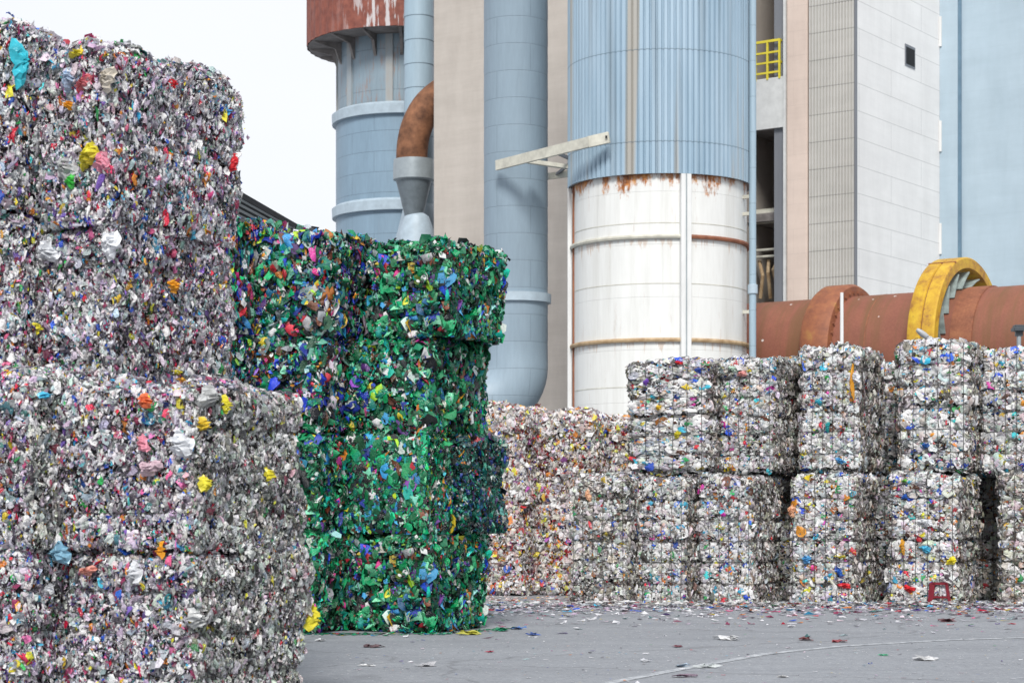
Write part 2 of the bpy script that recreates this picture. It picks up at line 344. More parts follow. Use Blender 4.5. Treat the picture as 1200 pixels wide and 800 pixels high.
def make_bale(W,D,H,pal,size,cover,seed,wz,wvert=0,green=False,pal2=None,seam=None,wire_r=.003,rr=None,horiz=False,stripy=0.0):
    """geometry of one bale: core, loose scraps pressed in its skin, wire loops"""
    rng=np.random.default_rng(seed)
    h=np.array((W/2,D/2,H/2)); rr=rr or .11
    nz=smooth_noise(rng,9,1.2,4.0); nz2=smooth_noise(rng,12,5,14); nz3=smooth_noise(rng,8,1.5,5)
    wz=np.array(wz)
    seams=np.array(seam if seam else [])
    def surf(P):
        """box surface point -> rounded, bulging skin point and its normal"""
        Q=np.clip(P,-(h-rr),(h-rr)); N=P-Q; L=np.linalg.norm(N,axis=1,keepdims=True)+1e-9; N=N/L
        S=Q+N*rr
        d=(.022 if horiz else .030)*nz(P)+(.012 if horiz else .020)*nz2(P)
        side=1-np.abs(N[:,2])
        zz=P[:,2]+h[2]
        for w in wz: d=d-(.045 if horiz else .028)*side*np.exp(-((zz-w)/(.045 if horiz else .035))**2)
        for w in seams: d=d-(.10 if w<.2 else .06)*side*np.exp(-((zz-w)/.030)**2)
        d=d+.03*side*(zz/H-.5)*0
        top=np.clip(N[:,2],0,1); d=d+top*.03*nz3(P*1.7)
        return S+N*d[:,None], N
    # core
    def facegrid(ax,sg,n=26):
        a,b=[i for i in range(3) if i!=ax]
        g=np.linspace(-1,1,n+1); U,Vv=np.meshgrid(g,g,indexing='ij')
        P=np.zeros(((n+1)**2,3)); P[:,ax]=sg*h[ax]; P[:,a]=U.ravel()*h[a]; P[:,b]=Vv.ravel()*h[b]
        idx=lambda i,j:i*(n+1)+j
        Fq=[(idx(i,j),idx(i+1,j),idx(i+1,j+1),idx(i,j+1)) for i in range(n) for j in range(n)]
        flip=(sg>0)==(ax==1)
        if flip: Fq=[f[::-1] for f in Fq]
        return P,Fq
    cv=[];cf=[]
    for ax in range(3):
        for sg in (-1,1):
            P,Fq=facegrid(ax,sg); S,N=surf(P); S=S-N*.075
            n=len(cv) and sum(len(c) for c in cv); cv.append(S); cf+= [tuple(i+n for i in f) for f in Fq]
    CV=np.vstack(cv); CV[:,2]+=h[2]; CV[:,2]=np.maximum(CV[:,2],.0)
    # scraps
    areas=np.array([D*H,D*H,W*H,W*H,W*D]); tot=areas.sum()
    n=int(tot*cover/(size*size*1.15))
    fi=rng.choice(5,n,p=areas/tot); U=rng.uniform(-1,1,(n,2)); P=np.zeros((n,3)); strip=np.zeros(n)
    for k,(ax,sg) in enumerate(((0,-1),(0,1),(1,-1),(1,1),(2,1))):
        m=fi==k; a,b=[i for i in range(3) if i!=ax]
        P[m,ax]=sg*h[ax]; P[m,a]=U[m,0]*h[a]; P[m,b]=U[m,1]*h[b]; strip[m]=1.0 if ax==0 else 0.0
    if stripy>0: strip=np.where((fi<4)&(rng.uniform(size=n)<stripy),1.0,strip)
    S,N=surf(P)
    if len(seams):
        zz=P[:,2]+h[2]; keep=np.ones(n,bool)
        for w in seams: keep&=~((np.abs(zz-w)<.022)&(rng.uniform(size=n)<.85)&(fi<4))
        P=P[keep];S=S[keep];N=N[keep];fi=fi[keep];strip=strip[keep];n=len(P)
    tilt=rng.normal(size=(n,3))*((.28 if horiz else .45)+.35*strip)[:,None]; tilt[:,2]*=np.where(fi<4,.7-.4*strip,1)
    Nf=N+tilt; Nf/=np.linalg.norm(Nf,axis=1)[:,None]
    up=np.tile(np.array((0,0,1.)),(n,1)); up[fi==4]=rng.normal(size=(int((fi==4).sum()),3))
    ang_dev=rng.normal(size=(n,3))*(.9-.45*strip)[:,None]; up=up+ang_dev
    if horiz:
        fr=(fi==2)|(fi==3); up[fr]=np.array((1.,0,0))+ang_dev[fr]*.7
    T=np.cross(up,Nf); T/=np.linalg.norm(T,axis=1)[:,None]+1e-9; B=np.cross(Nf,T)
    s=size*.95*np.exp(rng.normal(0,.62,n)); s=np.clip(s,size*.33,size*(3.2 if size>.03 else 4.2))
    asp=np.where(strip>0, rng.uniform(.25,.7,n), rng.uniform(.5,1.0,n)); asp=np.where(rng.uniform(size=n)<.2, asp*.4, asp)
    depth=rng.exponential(.014 if horiz else .024,n)-(.014 if horiz else .018); wild=rng.uniform(size=n)<(.012 if horiz else .03); depth[wild]-=rng.uniform(0,.035,int(wild.sum()))
    C=S-N*depth[:,None]
    order=np.argsort(s); big=np.zeros(n,bool); big[order[int(n*.80):]]=True
    order=np.concatenate([np.where(~big)[0],np.where(big)[0]]); ns=int((~big).sum())
    C,Nf,T,B,s,asp,P,strip=[q[order] for q in (C,Nf,T,B,s,asp,P,strip)]
    K=6; a0=rng.uniform(0,6.28,n)
    V=np.zeros((ns,K+1,3)); c_,n_,t_,b_,s_,p_=C[:ns],Nf[:ns],T[:ns],B[:ns],s[:ns],asp[:ns]
    V[:,0]=c_+n_*(s_*rng.uniform(-.35,.4,ns))[:,None]
    for k in range(K):
        a=a0[:ns]+2*math.pi*k/K+rng.normal(0,.28,ns); r=s_*rng.uniform(.28,.85,ns)
        V[:,k+1]=c_+t_*(np.cos(a)*r*p_)[:,None]+b_*(np.sin(a)*r)[:,None]+n_*(s_*rng.normal(0,.22,ns))[:,None]
    base=np.arange(ns)*(K+1); tri=np.zeros((ns,K,3),int)
    for k in range(K):
        tri[:,k,0]=base; tri[:,k,1]=base+1+k; tri[:,k,2]=base+1+(k+1)%K
    V1=V.reshape(-1,3); t1=tri.reshape(-1,3); J=8; nb=n-ns
    c_,n_,t_,b_,s_,p_=C[ns:],Nf[ns:],T[ns:],B[ns:],s[ns:],asp[ns:]; W2=np.zeros((nb,2*J+1,3))
    W2[:,0]=c_+n_*(s_*rng.normal(0,.14,nb))[:,None]
    rim=rng.uniform(.45,.9,(nb,J))
    for k in range(J):
        a=a0[ns:]+2*math.pi*k/J+rng.normal(0,.15,nb)
        r=s_*rim[:,k]*.5; W2[:,1+k]=c_+t_*(np.cos(a)*r*p_)[:,None]+b_*(np.sin(a)*r)[:,None]+n_*(s_*rng.normal(0,.13,nb))[:,None]
        a=a+rng.normal(0,.12,nb); r=s_*rim[:,k]; W2[:,1+J+k]=c_+t_*(np.cos(a)*r*p_)[:,None]+b_*(np.sin(a)*r)[:,None]+n_*(s_*(rng.normal(0,.15,nb)-.12))[:,None]
    b0=np.arange(nb)*(2*J+1)+len(V1); L=[]
    for k in range(J):
        q=(k+1)%J
        L+= [np.stack([b0,b0+1+k,b0+1+q],1), np.stack([b0+1+k,b0+1+J+k,b0+1+J+q],1), np.stack([b0+1+k,b0+1+J+q,b0+1+q],1)]
    t2=np.stack(L,1).reshape(-1,3)
    V=np.vstack([V1,W2.reshape(-1,3)]); tri=np.vstack([t1,t2]); V[:,2]+=h[2]; V[:,2]=np.maximum(V[:,2],.003)
    reps=np.concatenate([np.full(ns,K),np.full(nb,3*J)])
    def pick(pl,m):
        w=np.array([p[0] for p in pl]); w=w/w.sum(); c=np.array([p[1] for p in pl]); return c[rng.choice(len(pl),m,p=w)]
    Cc=pick(pal,n)
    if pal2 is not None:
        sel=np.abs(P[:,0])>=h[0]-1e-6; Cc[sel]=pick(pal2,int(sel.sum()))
    # neighbouring pieces of one batch of material share a tone
    q=np.floor((P+3)/np.array((.10,.10,.075))).astype(int); hsh=(q[:,0]*73856093 ^ q[:,1]*19349663 ^ q[:,2]*83492791)%997/997.0
    val=np.exp(rng.normal(.04,.32 if horiz else .42,n))*(.82+.42*hsh)*(1+.10*nz3(P))
    Cc=np.clip(Cc*val[:,None]*np.exp(rng.normal(0,.07,(n,3))),.004,.86)
    rough=rng.uniform(0,1,n)
    me=bpy.data.meshes.new('bale_skin')
    nv=len(V); nf=len(tri)
    me.vertices.add(nv); me.vertices.foreach_set('co',V.ravel().astype(np.float32))
    me.loops.add(nf*3); me.loops.foreach_set('vertex_index',tri.ravel().astype(np.int32))
    me.polygons.add(nf); me.polygons.foreach_set('loop_start',(np.arange(nf)*3).astype(np.int32))
    me.update(calc_edges=True)
    at=me.attributes.new('scrap_color','FLOAT_COLOR','FACE')
    cc=np.repeat(np.hstack([Cc,rough[:,None]]),reps,axis=0).astype(np.float32); at.data.foreach_set('color',cc.ravel())
    me.materials.append(M['flake'])
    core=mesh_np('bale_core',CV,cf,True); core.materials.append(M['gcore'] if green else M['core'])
    # wires
    wires=[]
    def loop_h(z):
        L=[]
        for (ax,sg,dirn) in ((1,-1,1),(0,1,1),(1,1,-1),(0,-1,-1)):
            b=1-ax
            for q in np.linspace(-.97,.97,12):
                p=np.zeros(3); p[ax]=sg*h[ax]; p[b]=q*dirn*h[b]; p[2]=z-h[2]; L.append(p)
        S,N=surf(np.array(L)); S=S+N*(.020 if wire_r<.004 else .040); S[:,2]+=h[2]; return S
    def loop_v(x):
        L=[]
        for (ax,sg,dirn) in ((1,-1,1),(2,1,1),(1,1,-1)):
            b=3-ax
            for q in np.linspace(-.97,.97,14):
                p=np.zeros(3); p[0]=x; p[ax]=sg*h[ax]; p[b]=q*dirn*h[b]; L.append(p)
        S,N=surf(np.array(L)); S=S+N*.040; S[:,2]+=h[2]; S[:,2]=np.maximum(S[:,2],.01); return S
    for z in wz:
        m=MB(); m.tube(loop_h(z),wire_r,5,closed=True); wires.append(mesh_np('binding_wire',m.v,m.f,True))
    for k in range(wvert):
        x=-h[0]*.86+2*h[0]*.86*k/max(1,wvert-1); m=MB(); m.tube(loop_v(x),wire_r,5,closed=False); wires.append(mesh_np('binding_wire',m.v,m.f,True))
    for w in wires: w.materials.append(M['wire'])
    return dict(skin=me,core=core,wires=wires,dim=(W,D,H))

PHI=R_(28)
def place_bale(var, cpx, Y, z, label, group, phi=PHI, scale=(1,1,1), flip=False, cx=None, name='plastic_bale'):
    """cpx, Y: where the nearest vertical edge of the bale stands"""
    W,D,H=var['dim']; W*=scale[0]; D*=scale[1]
    c=np.array((X(cpx,Y) if cx is None else cx, Y))
    lx=np.array((math.cos(phi),-math.sin(phi))); ly=np.array((math.sin(phi),math.cos(phi)))
    ctr=c-lx*W/2+ly*D/2
    o=empty(name,(ctr[0],ctr[1],z),-phi+(math.pi if flip else 0),label,'bale',group)
    o.scale=scale
    a=link('bale_core',var['core'],None,o); b=link('pressed_scraps',var['skin'],None,o)
    for w in var['wires']: link('binding_wire',w,None,o)
    o['_W']=W; o['_D']=D; o['_H']=H*scale[2]
    return o

def hit(o, px, py, out=.03):
    """where the line of sight through a photo pixel meets the bale's box, in the bale's own coordinates"""
    from mathutils import Vector, Matrix
    loc=np.array(o.location); a=o.rotation_euler[2]; ca,sa=math.cos(-a),math.sin(-a)
    R=np.array(((ca,-sa,0),(sa,ca,0),(0,0,1)))
    cam=R@(np.array((0,0,CH))-loc); d=R@np.array(((px-600)/F,1,(HY-py)/F))
    hw,hd,hh=o['_W']/2,o['_D']/2,o['_H']
    best=None
    for ax,val,n in ((0,-hw,(-1,0,0)),(0,hw,(1,0,0)),(1,-hd,(0,-1,0)),(1,hd,(0,1,0))):
        if abs(d[ax])<1e-6: continue
        tt=(val-cam[ax])/d[ax]; p=cam+d*tt
        if np.dot(d,n)<0 and (best is None or tt>best[0]): best=(tt,p,n)
    tt,p,n=best; s=np.array(o.scale)
    return (p+np.array(n)*out)/s, n

def crumple(name, parent, px, py, w, h_, mat, seed, out=.03, label=None, ang=0.0):
    w*=.82; h_*=.82; out=out*.75
    rng=np.random.default_rng(seed); p,n=hit(parent,px,py,out)
    n=np.array(n,float); t_=np.cross((0,0,1.),n); up=np.array((0,0,1.))
    ca,sa=math.cos(ang),math.sin(ang); t_,up=t_*ca+up*sa, up*ca-t_*sa
    V=[p+n*.02]; Fc=[]; rings=6; seg=18; ph=rng.uniform(0,6.28,6)
    for r in range(1,rings+1):
        f=r/rings
        for k in range(seg):
            a=2*math.pi*k/seg; e=1+.22*math.sin(2*a+ph[0])+.15*math.sin(3*a+ph[1])+.1*math.sin(5*a+ph[2])+rng.normal(0,.05)
            bulge=(1-f**2)*.05*max(w,h_)/.2+rng.normal(0,.010)*(1.2 if r<rings else .6)+.016*math.sin(7*a+ph[3]+4*f)+.01*math.sin(11*a*f+ph[4])-.03*f
            V.append(p+t_*math.cos(a)*f*w/2*e+up*math.sin(a)*f*h_/2*e+n*bulge)
    for k in range(seg): Fc.append((0,1+k,1+(k+1)%seg))
    for r in range(rings-1):
        for k in range(seg):
            a=1+r*seg+k; b=1+r*seg+(k+1)%seg; Fc.append((a,a+seg,b+seg,b))
    me=mesh_np(name,V,Fc,False); o=link(name,me,mat,parent)
    if label: o['label']=label
    return o

# variants
NE=[make_bale(1.15,1.35,1.14,P_NEAR,.0205,2.8,10+i,(.28,.57,.86),0,stripy=.55,pal2=(P_NEARG if i in(0,1) else P_NEAR)) for i in range(3)]
NF=[make_bale(1.15,1.45,1.20,P_NEAR,.0205,2.8,20+i,(.30,.60,.90),0,stripy=.6) for i in range(3)]
NG=make_bale(.72,1.58,1.22,P_NEAR,.022,2.8,31,(.30,.60,.90),0,stripy=.5)
NG2=make_bale(.72,1.45,1.20,P_NEAR,.0205,2.8,32,(.30,.60,.90),0,stripy=.6)
GR=[make_bale(1.15,1.42,1.14,(P_DGREEN if i%2 else P_GREEN),.050,3.2,40+i,(.28,.57,.86),0,green=True) for i in range(5)]
GS=make_bale(1.15,.95,1.14,P_TEAL,.030,3.1,47,(.28,.57,.86),0,green=True)
WH=[make_bale(1.0,1.25,1.95,(P_WHITE if i!=1 else P_GREY),.040,3.2,60+i,(.33,.66,.98,1.30,1.62),6,pal2=P_DIRTSHADE,seam=([.98] if i==2 else None),wire_r=.0047,rr=.10,horiz=True) for i in range(4)]
WU=[make_bale(1.0,1.25,1.90,P_WHITE,.040,3.2,70+i,(.33,.66,.96,1.28,1.58),6,pal2=P_DIRTSHADE,seam=([.03,.085,1.0] if i==2 else [.03,.085]),wire_r=.0047,rr=.10,horiz=True) for i in range(3)]
PK=[make_bale(1.2,1.45,1.53,P_PINK,.037,3.1,80+i,(.38,.76,1.14),0) for i in range(2)]

# --- near stacks at the left
G1='clear plastic bales in the near left stack'
lx=np.array((math.cos(PHI),-math.sin(PHI))); ly=np.array((math.sin(PHI),math.cos(PHI)))
A=np.array((X(226,13.3),13.3))
def at_(p0,u,w): return p0+lx*u+ly*w
def pb(var,p,z,label,group,**k): return place_bale(var,0,p[1],z,label,group,cx=p[0],**k)
A1=pb(NE[0],A,0,'near bale on the ground with a yellow bag hanging from its right edge',G1)
A2=pb(NE[1],at_(A,-.02,.02),1.115,'pale clear bale with yellow film pieces at its corner, beside the green bales',G1,flip=True)
p=at_(A,-1.19,-.28)
A3=pb(NE[2],p,0,'lowest bale at the left border of the photo, blue and red scraps along it',G1,scale=(1,1,1.02))
A4=pb(NE[0],at_(p,.0,.03),1.14,'second-tier bale at the left border, cyan scrap near its top edge',G1,flip=True,scale=(1,1,1.05))
S0=np.array((X(130,14.1),14.1))
S3=pb(NG2,at_(S0,-.02,.03),2.27,'mixed clear bale with one orange scrap, third tier above the pale near bales',G1)
S4=pb(NG,S0,3.43,'top bale against the sky with a green lid and a yellow bag',G1,scale=(1,1,1.06))
p=at_(S0,-.70,-.22)
T3=pb(NF[0],at_(p,.02,.04),2.30,'third-tier bale at the left border under the tallest bale',G1,scale=(1,1,1.05))
T4=pb(NF[1],p,3.54,'tallest bale in the photo at the top left corner, turquoise bag on its face',G1,scale=(1,1,1.13))
# the row behind that carries the upper tiers
q=at_(A,-1.12,1.42)
pb(NF[2],q,0,'bottom bale of the row behind the near clear bales',G1,scale=(1,.9,.95))
pb(NF[1],q,1.14,'second-tier bale of the row behind the near clear bales',G1,flip=True,scale=(1,.9,.96))
q=at_(A,-2.32,1.2)
pb(NF[0],q,0,'bottom bale at the far left of the row behind',G1,scale=(1,.9,.96))
pb(NF[2],q,1.15,'second-tier bale at the far left of the row behind',G1,flip=True,scale=(1,.9,1.0))

cy=film('turquoise_film',(.03,.42,.52)); ye=film('yellow_film',(.62,.55,.04)); gn=film('green_lid',(.05,.42,.06)); orr=film('orange_film',(.80,.36,.03)); wf=film('clear_white_film',(.66,.68,.71)); bl=film('blue_film',(.08,.30,.58)); rd=film('red_film',(.62,.03,.04)); pk=film('pink_film',(.72,.28,.36)); gf=film('grey_film',(.42,.43,.43)); oc=film('cream_film',(.55,.50,.42))
crumple('plastic_bag',T4,18,72,.15,.36,cy,1,.05)
crumple('plastic_bag',T4,42,100,.10,.08,film('ochre_film',(.55,.38,.04)),2,.04)
crumple('plastic_bag',S4,106,183,.13,.27,ye,3,.05,ang=-.4)
crumple('plastic_bag',S4,92,64,.18,.06,ye,4,.05)
crumple('plastic_lid',S4,85,213,.10,.10,gn,5,.06)
crumple('plastic_bag',S4,78,197,.24,.22,gf,6,.02)
crumple('plastic_bag',S4,82,124,.10,.07,orr,7,.05)
crumple('plastic_bag',S4,100,98,.18,.12,film('red_printed_film',(.62,.16,.18)),8,.03,ang=.6)
crumple('plastic_bag',S4,82,92,.22,.18,film('pale_blue_film',(.36,.47,.62)),9,.01)
crumple('plastic_bag',S4,125,92,.2,.16,oc,10,.02,ang=.5)
crumple('plastic_bag',S4,120,190,.13,.2,pk,11,.03)
crumple('plastic_bag',S4,200,98,.07,.10,rd,12,.04)
crumple('plastic_bag',S4,270,190,.07,.14,rd,13,.05)
crumple('plastic_bag',S4,262,132,.12,.12,bl,14,.03)
crumple('plastic_bag',S3,200,335,.12,.10,orr,15,.06)
crumple('plastic_bag',S3,56,295,.25,.18,wf,16,.02)
crumple('plastic_bag',S3,130,286,.22,.22,wf,17,.03)
crumple('plastic_bag',S3,205,436,.06,.06,ye,18,.05)
crumple('plastic_bag',T3,40,384,.06,.10,ye,19,.05)
crumple('plastic_bag',A2,236,567,.10,.17,ye,20,.05)
crumple('plastic_bag',A2,235,497,.11,.10,film('amber_film',(.68,.48,.04)),21,.05)
crumple('plastic_bag',A2,312,556,.05,.14,ye,22,.04)
crumple('plastic_bag',A2,262,474,.05,.13,ye,23,.04)
crumple('plastic_bag',A2,170,520,.07,.17,pk,24,.05)
crumple('plastic_bag',A2,175,548,.20,.15,film('pale_pink_film',(.62,.46,.52)),25,.02)
crumple('plastic_bag',A2,212,520,.22,.24,wf,26,.02)
crumple('plastic_bag',A2,172,470,.13,.11,film('red_orange_film',(.72,.16,.06)),27,.05)
crumple('plastic_bag',A2,90,485,.15,.13,wf,28,.05)
crumple('plastic_bag',A2,245,465,.24,.20,gf,29,.01)
crumple('plastic_bag',A4,48,463,.11,.07,film('cyan_film',(.06,.40,.60)),30,.06)
crumple('plastic_bag',A2,66,600,.2,.2,gf,31,.02)
crumple('plastic_bag',A1,361,724,.10,.28,ye,32,.05)
crumple('plastic_bag',A1,72,648,.2,.2,film('faded_blue_film',(.20,.38,.50)),33,.05)
crumple('plastic_bag',A1,105,668,.17,.08,film('salmon_film',(.68,.30,.24)),34,.06)
crumple('plastic_bag',A1,160,672,.12,.2,wf,35,.05)
crumple('plastic_bag',A1,60,690,.07,.12,wf,36,.05)
crumple('plastic_bag',A1,190,645,.05,.12,orr,37,.04)
crumple('plastic_bag',A1,230,725,.22,.16,gf,38,.02)
crumple('plastic_bag',A1,30,688,.13,.10,rd,39,.04)

# --- green stacks
G2='green bottle bales in the middle stack'
g=np.array((X(505,23.0),23.0)); stx=-1.04-.29
def gcol(k): return g+np.array((stx*k,0))
H=1.14
pb(GR[0],g,0,'green bottle bale on the ground at the right end of the green stack',G2)
pb(GR[4],at_(g,-.06,0),H,'green bottle bale in the second tier with a dark hollow at its right',G2,scale=(1,.40,1))
pb(GS,at_(g,.11,.66),H,'dark teal bale of fine green flakes jutting out at the right',G2,flip=True)
pb(GR[2],at_(g,-.03,.02),2*H,'green bottle bale in the third tier directly below the overhanging top one',G2)
pb(GR[0],at_(g,.22,.05),3*H,'top green bale overhanging the right edge of the green stack',G2,scale=(1,1,.985))
q=gcol(1)
pb(GR[2],q,0,'ground-level green bale beside the near clear plastic stack',G2,flip=True)
pb(GR[4],at_(q,.02,.0),H,'second-tier green bale touching the pale near bales',G2,flip=True)
pb(GR[1],at_(q,.02,.05),2*H,'third-tier dark green and blue bale in the middle column',G2,scale=(1,1,1.02))
pb(GR[3],at_(q,.05,.08),3*H+.02,'top bale of the middle green column, full of blue and orange bits',G2,scale=(1,1,1.08))
q=gcol(2)
pb(GR[0],q,0,'bottom bale of the left green column hidden behind the clear bales',G2,flip=True)
pb(GR[2],q,H,'second-tier bale of the left green column hidden behind the clear bales',G2)
pb(GR[3],at_(q,.3,.05),2*H,'third-tier dark mixed bale beside the tall clear stack',G2,flip=True,scale=(1,1,1.04))
pb(GR[1],at_(q,.3,0),3*H+.05,'highest green bale, top of the left green column below the dark roof',G2,flip=True,scale=(1,1,1.20))

# --- white bales on the right
G3='white film bales in the right row'
Y3=29.7
low=[(735,WH[1],.95,1,'low greyish bale at the left end of the white row, beside the pink heap'),
 (803,WH[0],.9,1,'ground bale with a red square scrap near its top, left of a black gap'),
 (882,WH[3],.9,1,'ground bale with a deep shaded side below the second upper column'),
 (1000,WH[0],1.0,-1,'ground bale with blue, orange and pink scraps low on its front'),
 (1122,WH[2],1.08,1,'ground bale with a squashed maroon plastic frame in its lower front'),
 (1255,WH[1],1.1,-1,'ground bale cut off by the right border of the photo')]
LB=[]
for i,(px,v,sx,fl,lb) in enumerate(low):
    LB.append(place_bale(v,px,Y3+(.15,.1,0,0,-.05,-.05)[i],0,lb,G3,flip=fl<0,scale=(sx,1,(.99,.98,.985,.995,1.0,1.0)[i])))
up=[(829,WU[2],1.34,1,.93,'upper bale with a crumpled sunken left corner, first of the upper row'),
 (907,WU[1],.95,1,.94,'plain greyish upper bale left of the wide shaded notch'),
 (1006,WU[0],.95,1,1.02,'upper bale with a vertical orange streak on its front'),
 (1135,WU[2],1.12,-1,1.075,'highest bale of the white row, below the yellow kiln ring'),
 (1224,WU[0],1.0,-1,1.02,'upper bale cut off by the right border of the photo')]
UB=[]
for i,(px,v,sx,fl,sz,lb) in enumerate(up):
    UB.append(place_bale(v,px,Y3+(.46,.48,.46,.42,.44)[i],1.96,lb,G3,flip=fl<0,scale=(sx,1,sz)))
G3B='white film bales in the row behind'
for k,(px,lb) in enumerate(((930,'bale in the second row behind the widest black gap'),(1080,'bale in the second row filling the gap behind the orange streaked bale'),(1195,'bale in the second row behind the highest white bale'))):
    yb=Y3+1.9
    place_bale(WH[1+k%2],px,yb,0,lb.replace('bale in','lower bale in'),G3B,flip=bool(k))
    place_bale(WU[k%2],px,yb,1.945,lb.replace('bale in','upper bale in'),G3B,flip=bool(k),scale=(1,1,.98 if k else .9))
def frame(parent,px,py):
    p,n=hit(parent,px,py,.05); m=MB(); y=p[1]
    m.beam((p[0]-.17,y,p[2]-.26),(p[0]-.13,y,p[2]+.16),.10,.05,(0,1,0)); m.beam((p[0]+.2,y,p[2]-.26),(p[0]+.13,y,p[2]+.16),.05,.05,(0,1,0))
    m.beam((p[0]-.15,y,p[2]+.15),(p[0]+.15,y,p[2]+.15),.05,.05,(0,1,0)); m.beam((p[0]-.14,y,p[2]-.12),(p[0]+.16,y,p[2]-.12),.04,.04,(0,1,0))
    o=m.build('plastic_frame',M['maroon'],parent); o.location=tuple(p*(1-.75)); o.scale=(.75,.75,.75); o['label']='squashed maroon plastic frame'
frame(LB[4],1102,692)
for (b,px,py,w,h_,mt,sd) in ((LB[1],760,595,.09,.07,rd,50),(LB[1],757,622,.16,.1,wf,51),(LB[0],690,580,.14,.22,film('peach_film',(.72,.42,.26)),52),(LB[0],712,625,.13,.14,film('dull_yellow',(.5,.42,.08)),53),
  (LB[2],848,603,.1,.09,film('magenta_film',(.6,.05,.42)),54),(LB[3],928,598,.18,.2,film('peach_film_2',(.74,.40,.24)),55),(LB[3],945,655,.22,.14,bl,56),(LB[3],953,666,.12,.10,film('hot_pink',(.72,.12,.36)),57),(LB[3],985,652,.22,.07,ye,58),(LB[3],985,670,.2,.18,film('royal_blue',(.04,.14,.5)),59),(LB[3],950,700,.14,.1,orr,60),(LB[3],990,686,.22,.12,rd,61),
  (LB[4],1058,640,.09,.26,film('amber_2',(.6,.3,.03)),62),(LB[4],1085,643,.2,.14,film('sky_film',(.08,.42,.62)),63),(LB[4],1115,657,.18,.14,film('lemon',(.72,.62,.03)),64),(LB[4],1060,582,.1,.09,film('royal_blue_2',(.04,.14,.5)),65),(LB[4],1060,563,.12,.06,film('lime',(.2,.55,.08)),66),(LB[4],1067,690,.22,.15,rd,67),(LB[4],1085,612,.26,.14,wf,68),
  (UB[2],1000,450,.05,.6,orr,69),(UB[2],970,443,.12,.16,gn,70),(UB[2],1002,443,.2,.22,wf,71),(UB[2],970,500,.10,.16,film('teal_2',(.05,.4,.42)),72),(UB[2],985,540,.2,.12,bl,73),(UB[3],1112,437,.14,.10,gn,74),(UB[3],1085,522,.13,.12,film('royal_3',(.04,.16,.5)),75),(UB[3],1058,420,.14,.18,wf,76),(UB[1],870,438,.26,.1,film('salmon_2',(.66,.3,.28)),77),(UB[1],860,432,.22,.14,film('mint_film',(.5,.66,.55)),78),(UB[0],794,509,.1,.14,ye,79),(UB[0],772,477,.1,.1,film('amber_3',(.7,.48,.04)),80),(UB[0],796,425,.11,.09,rd,81),(UB[0],757,448,.08,.14,film('violet',(.2,.08,.45)),82)):
    crumple('plastic_bag',b,px,py,w,h_,mt,sd,.05)

# --- cream and pink heap of bales at the back
G4='cream and pink bales behind the green stack'
Y4=33.3
for k,(px,hs,l1,l2) in enumerate(((520,1.08,'lower cream bale hidden behind the green stack','upper cream bale hidden behind the green stack'),
  (610,1.05,'lower cream and pink bale just right of the green stack','upper cream and pink bale below the rounded end of the blue duct'),
  (692,1.0,'lower cream and pink bale against the white row','upper cream bale below the concrete wall, left of the white silo'),
  (780,.92,'lower cream bale tucked behind the white row','upper cream bale partly behind the white row below the silo'))):
    place_bale(PK[k%2],px,Y4,0,l1,G4,flip=k>1)
    place_bale(PK[(k+1)%2],px+3,Y4+.1,1.53,l2,G4,flip=k%2==0,scale=(1,1,hs))

# ---------------------------------------------------------------- ground
m=MB(); m.add([(-600,-60,0),(600,-60,0),(600,1200,0),(-600,1200,0)],[(0,1,2,3)])
tag(m.build('ground',M['ground']),kind='structure')
pts=[(640,822),(719,799),(770,789),(823,779),(897,766),(983,757),(1113,749.5),(1260,745)]
P=[np.array((X(a,GY(b)),GY(b))) for a,b in pts]
V=[];Fc=[]
for i in range(len(P)):
    d=P[min(i+1,len(P)-1)]-P[max(i-1,0)]; d/=np.linalg.norm(d); nrm=np.array((-d[1],d[0]))*.06
    V+=[(*(P[i]-nrm),.004),(*(P[i]+nrm),.004)]
Fc=[(2*i,2*i+2,2*i+3,2*i+1) for i in range(len(P)-1)]
tag(link('painted_line',mesh_np('painted_line',V,Fc),M['paint']),kind='structure')

def scraps_mesh(C, s, cols, seed, flat=.25):
    rng=np.random.default_rng(seed); n=len(C); K=6; V=np.zeros((n,K+1,3)); a0=rng.uniform(0,6.28,n); asp=rng.uniform(.3,1,n); th=rng.uniform(0,6.28,n)
    T=np.stack([np.cos(th),np.sin(th),rng.normal(0,flat*.4,n)],1); B=np.stack([-np.sin(th),np.cos(th),rng.normal(0,flat*.4,n)],1)
    V[:,0]=C; V[:,0,2]+=s*rng.uniform(.1,.5,n)*flat*2
    for k in range(K):
        a=a0+2*math.pi*k/K+rng.normal(0,.25,n); r=s*rng.uniform(.4,.9,n)
        V[:,k+1]=C+T*(np.cos(a)*r*asp)[:,None]+B*(np.sin(a)*r)[:,None]; V[:,k+1,2]+=np.abs(rng.normal(0,.15,n))*s
    V=V.reshape(-1,3); V[:,2]=np.maximum(V[:,2],.006)
    base=np.arange(n)*(K+1); tri=np.zeros((n,K,3),int)
    for k in range(K): tri[:,k,0]=base; tri[:,k,1]=base+1+k; tri[:,k,2]=base+1+(k+1)%K
    me=mesh_np('litter',V,tri.reshape(-1,3).tolist()); at=me.attributes.new('scrap_color','FLOAT_COLOR','FACE')
    cc=np.repeat(np.hstack([cols,rng.uniform(0,1,(n,1))]),K,axis=0).astype(np.float32); at.data.foreach_set('color',cc.ravel()); return me
rng=np.random.default_rng(99)
def pickp(pl,m):
    w=np.array([p[0] for p in pl]); w=w/w.sum(); c=np.array([p[1] for p in pl]); return c[rng.choice(len(pl),m,p=w)]
C=[];S=[];K_=[]
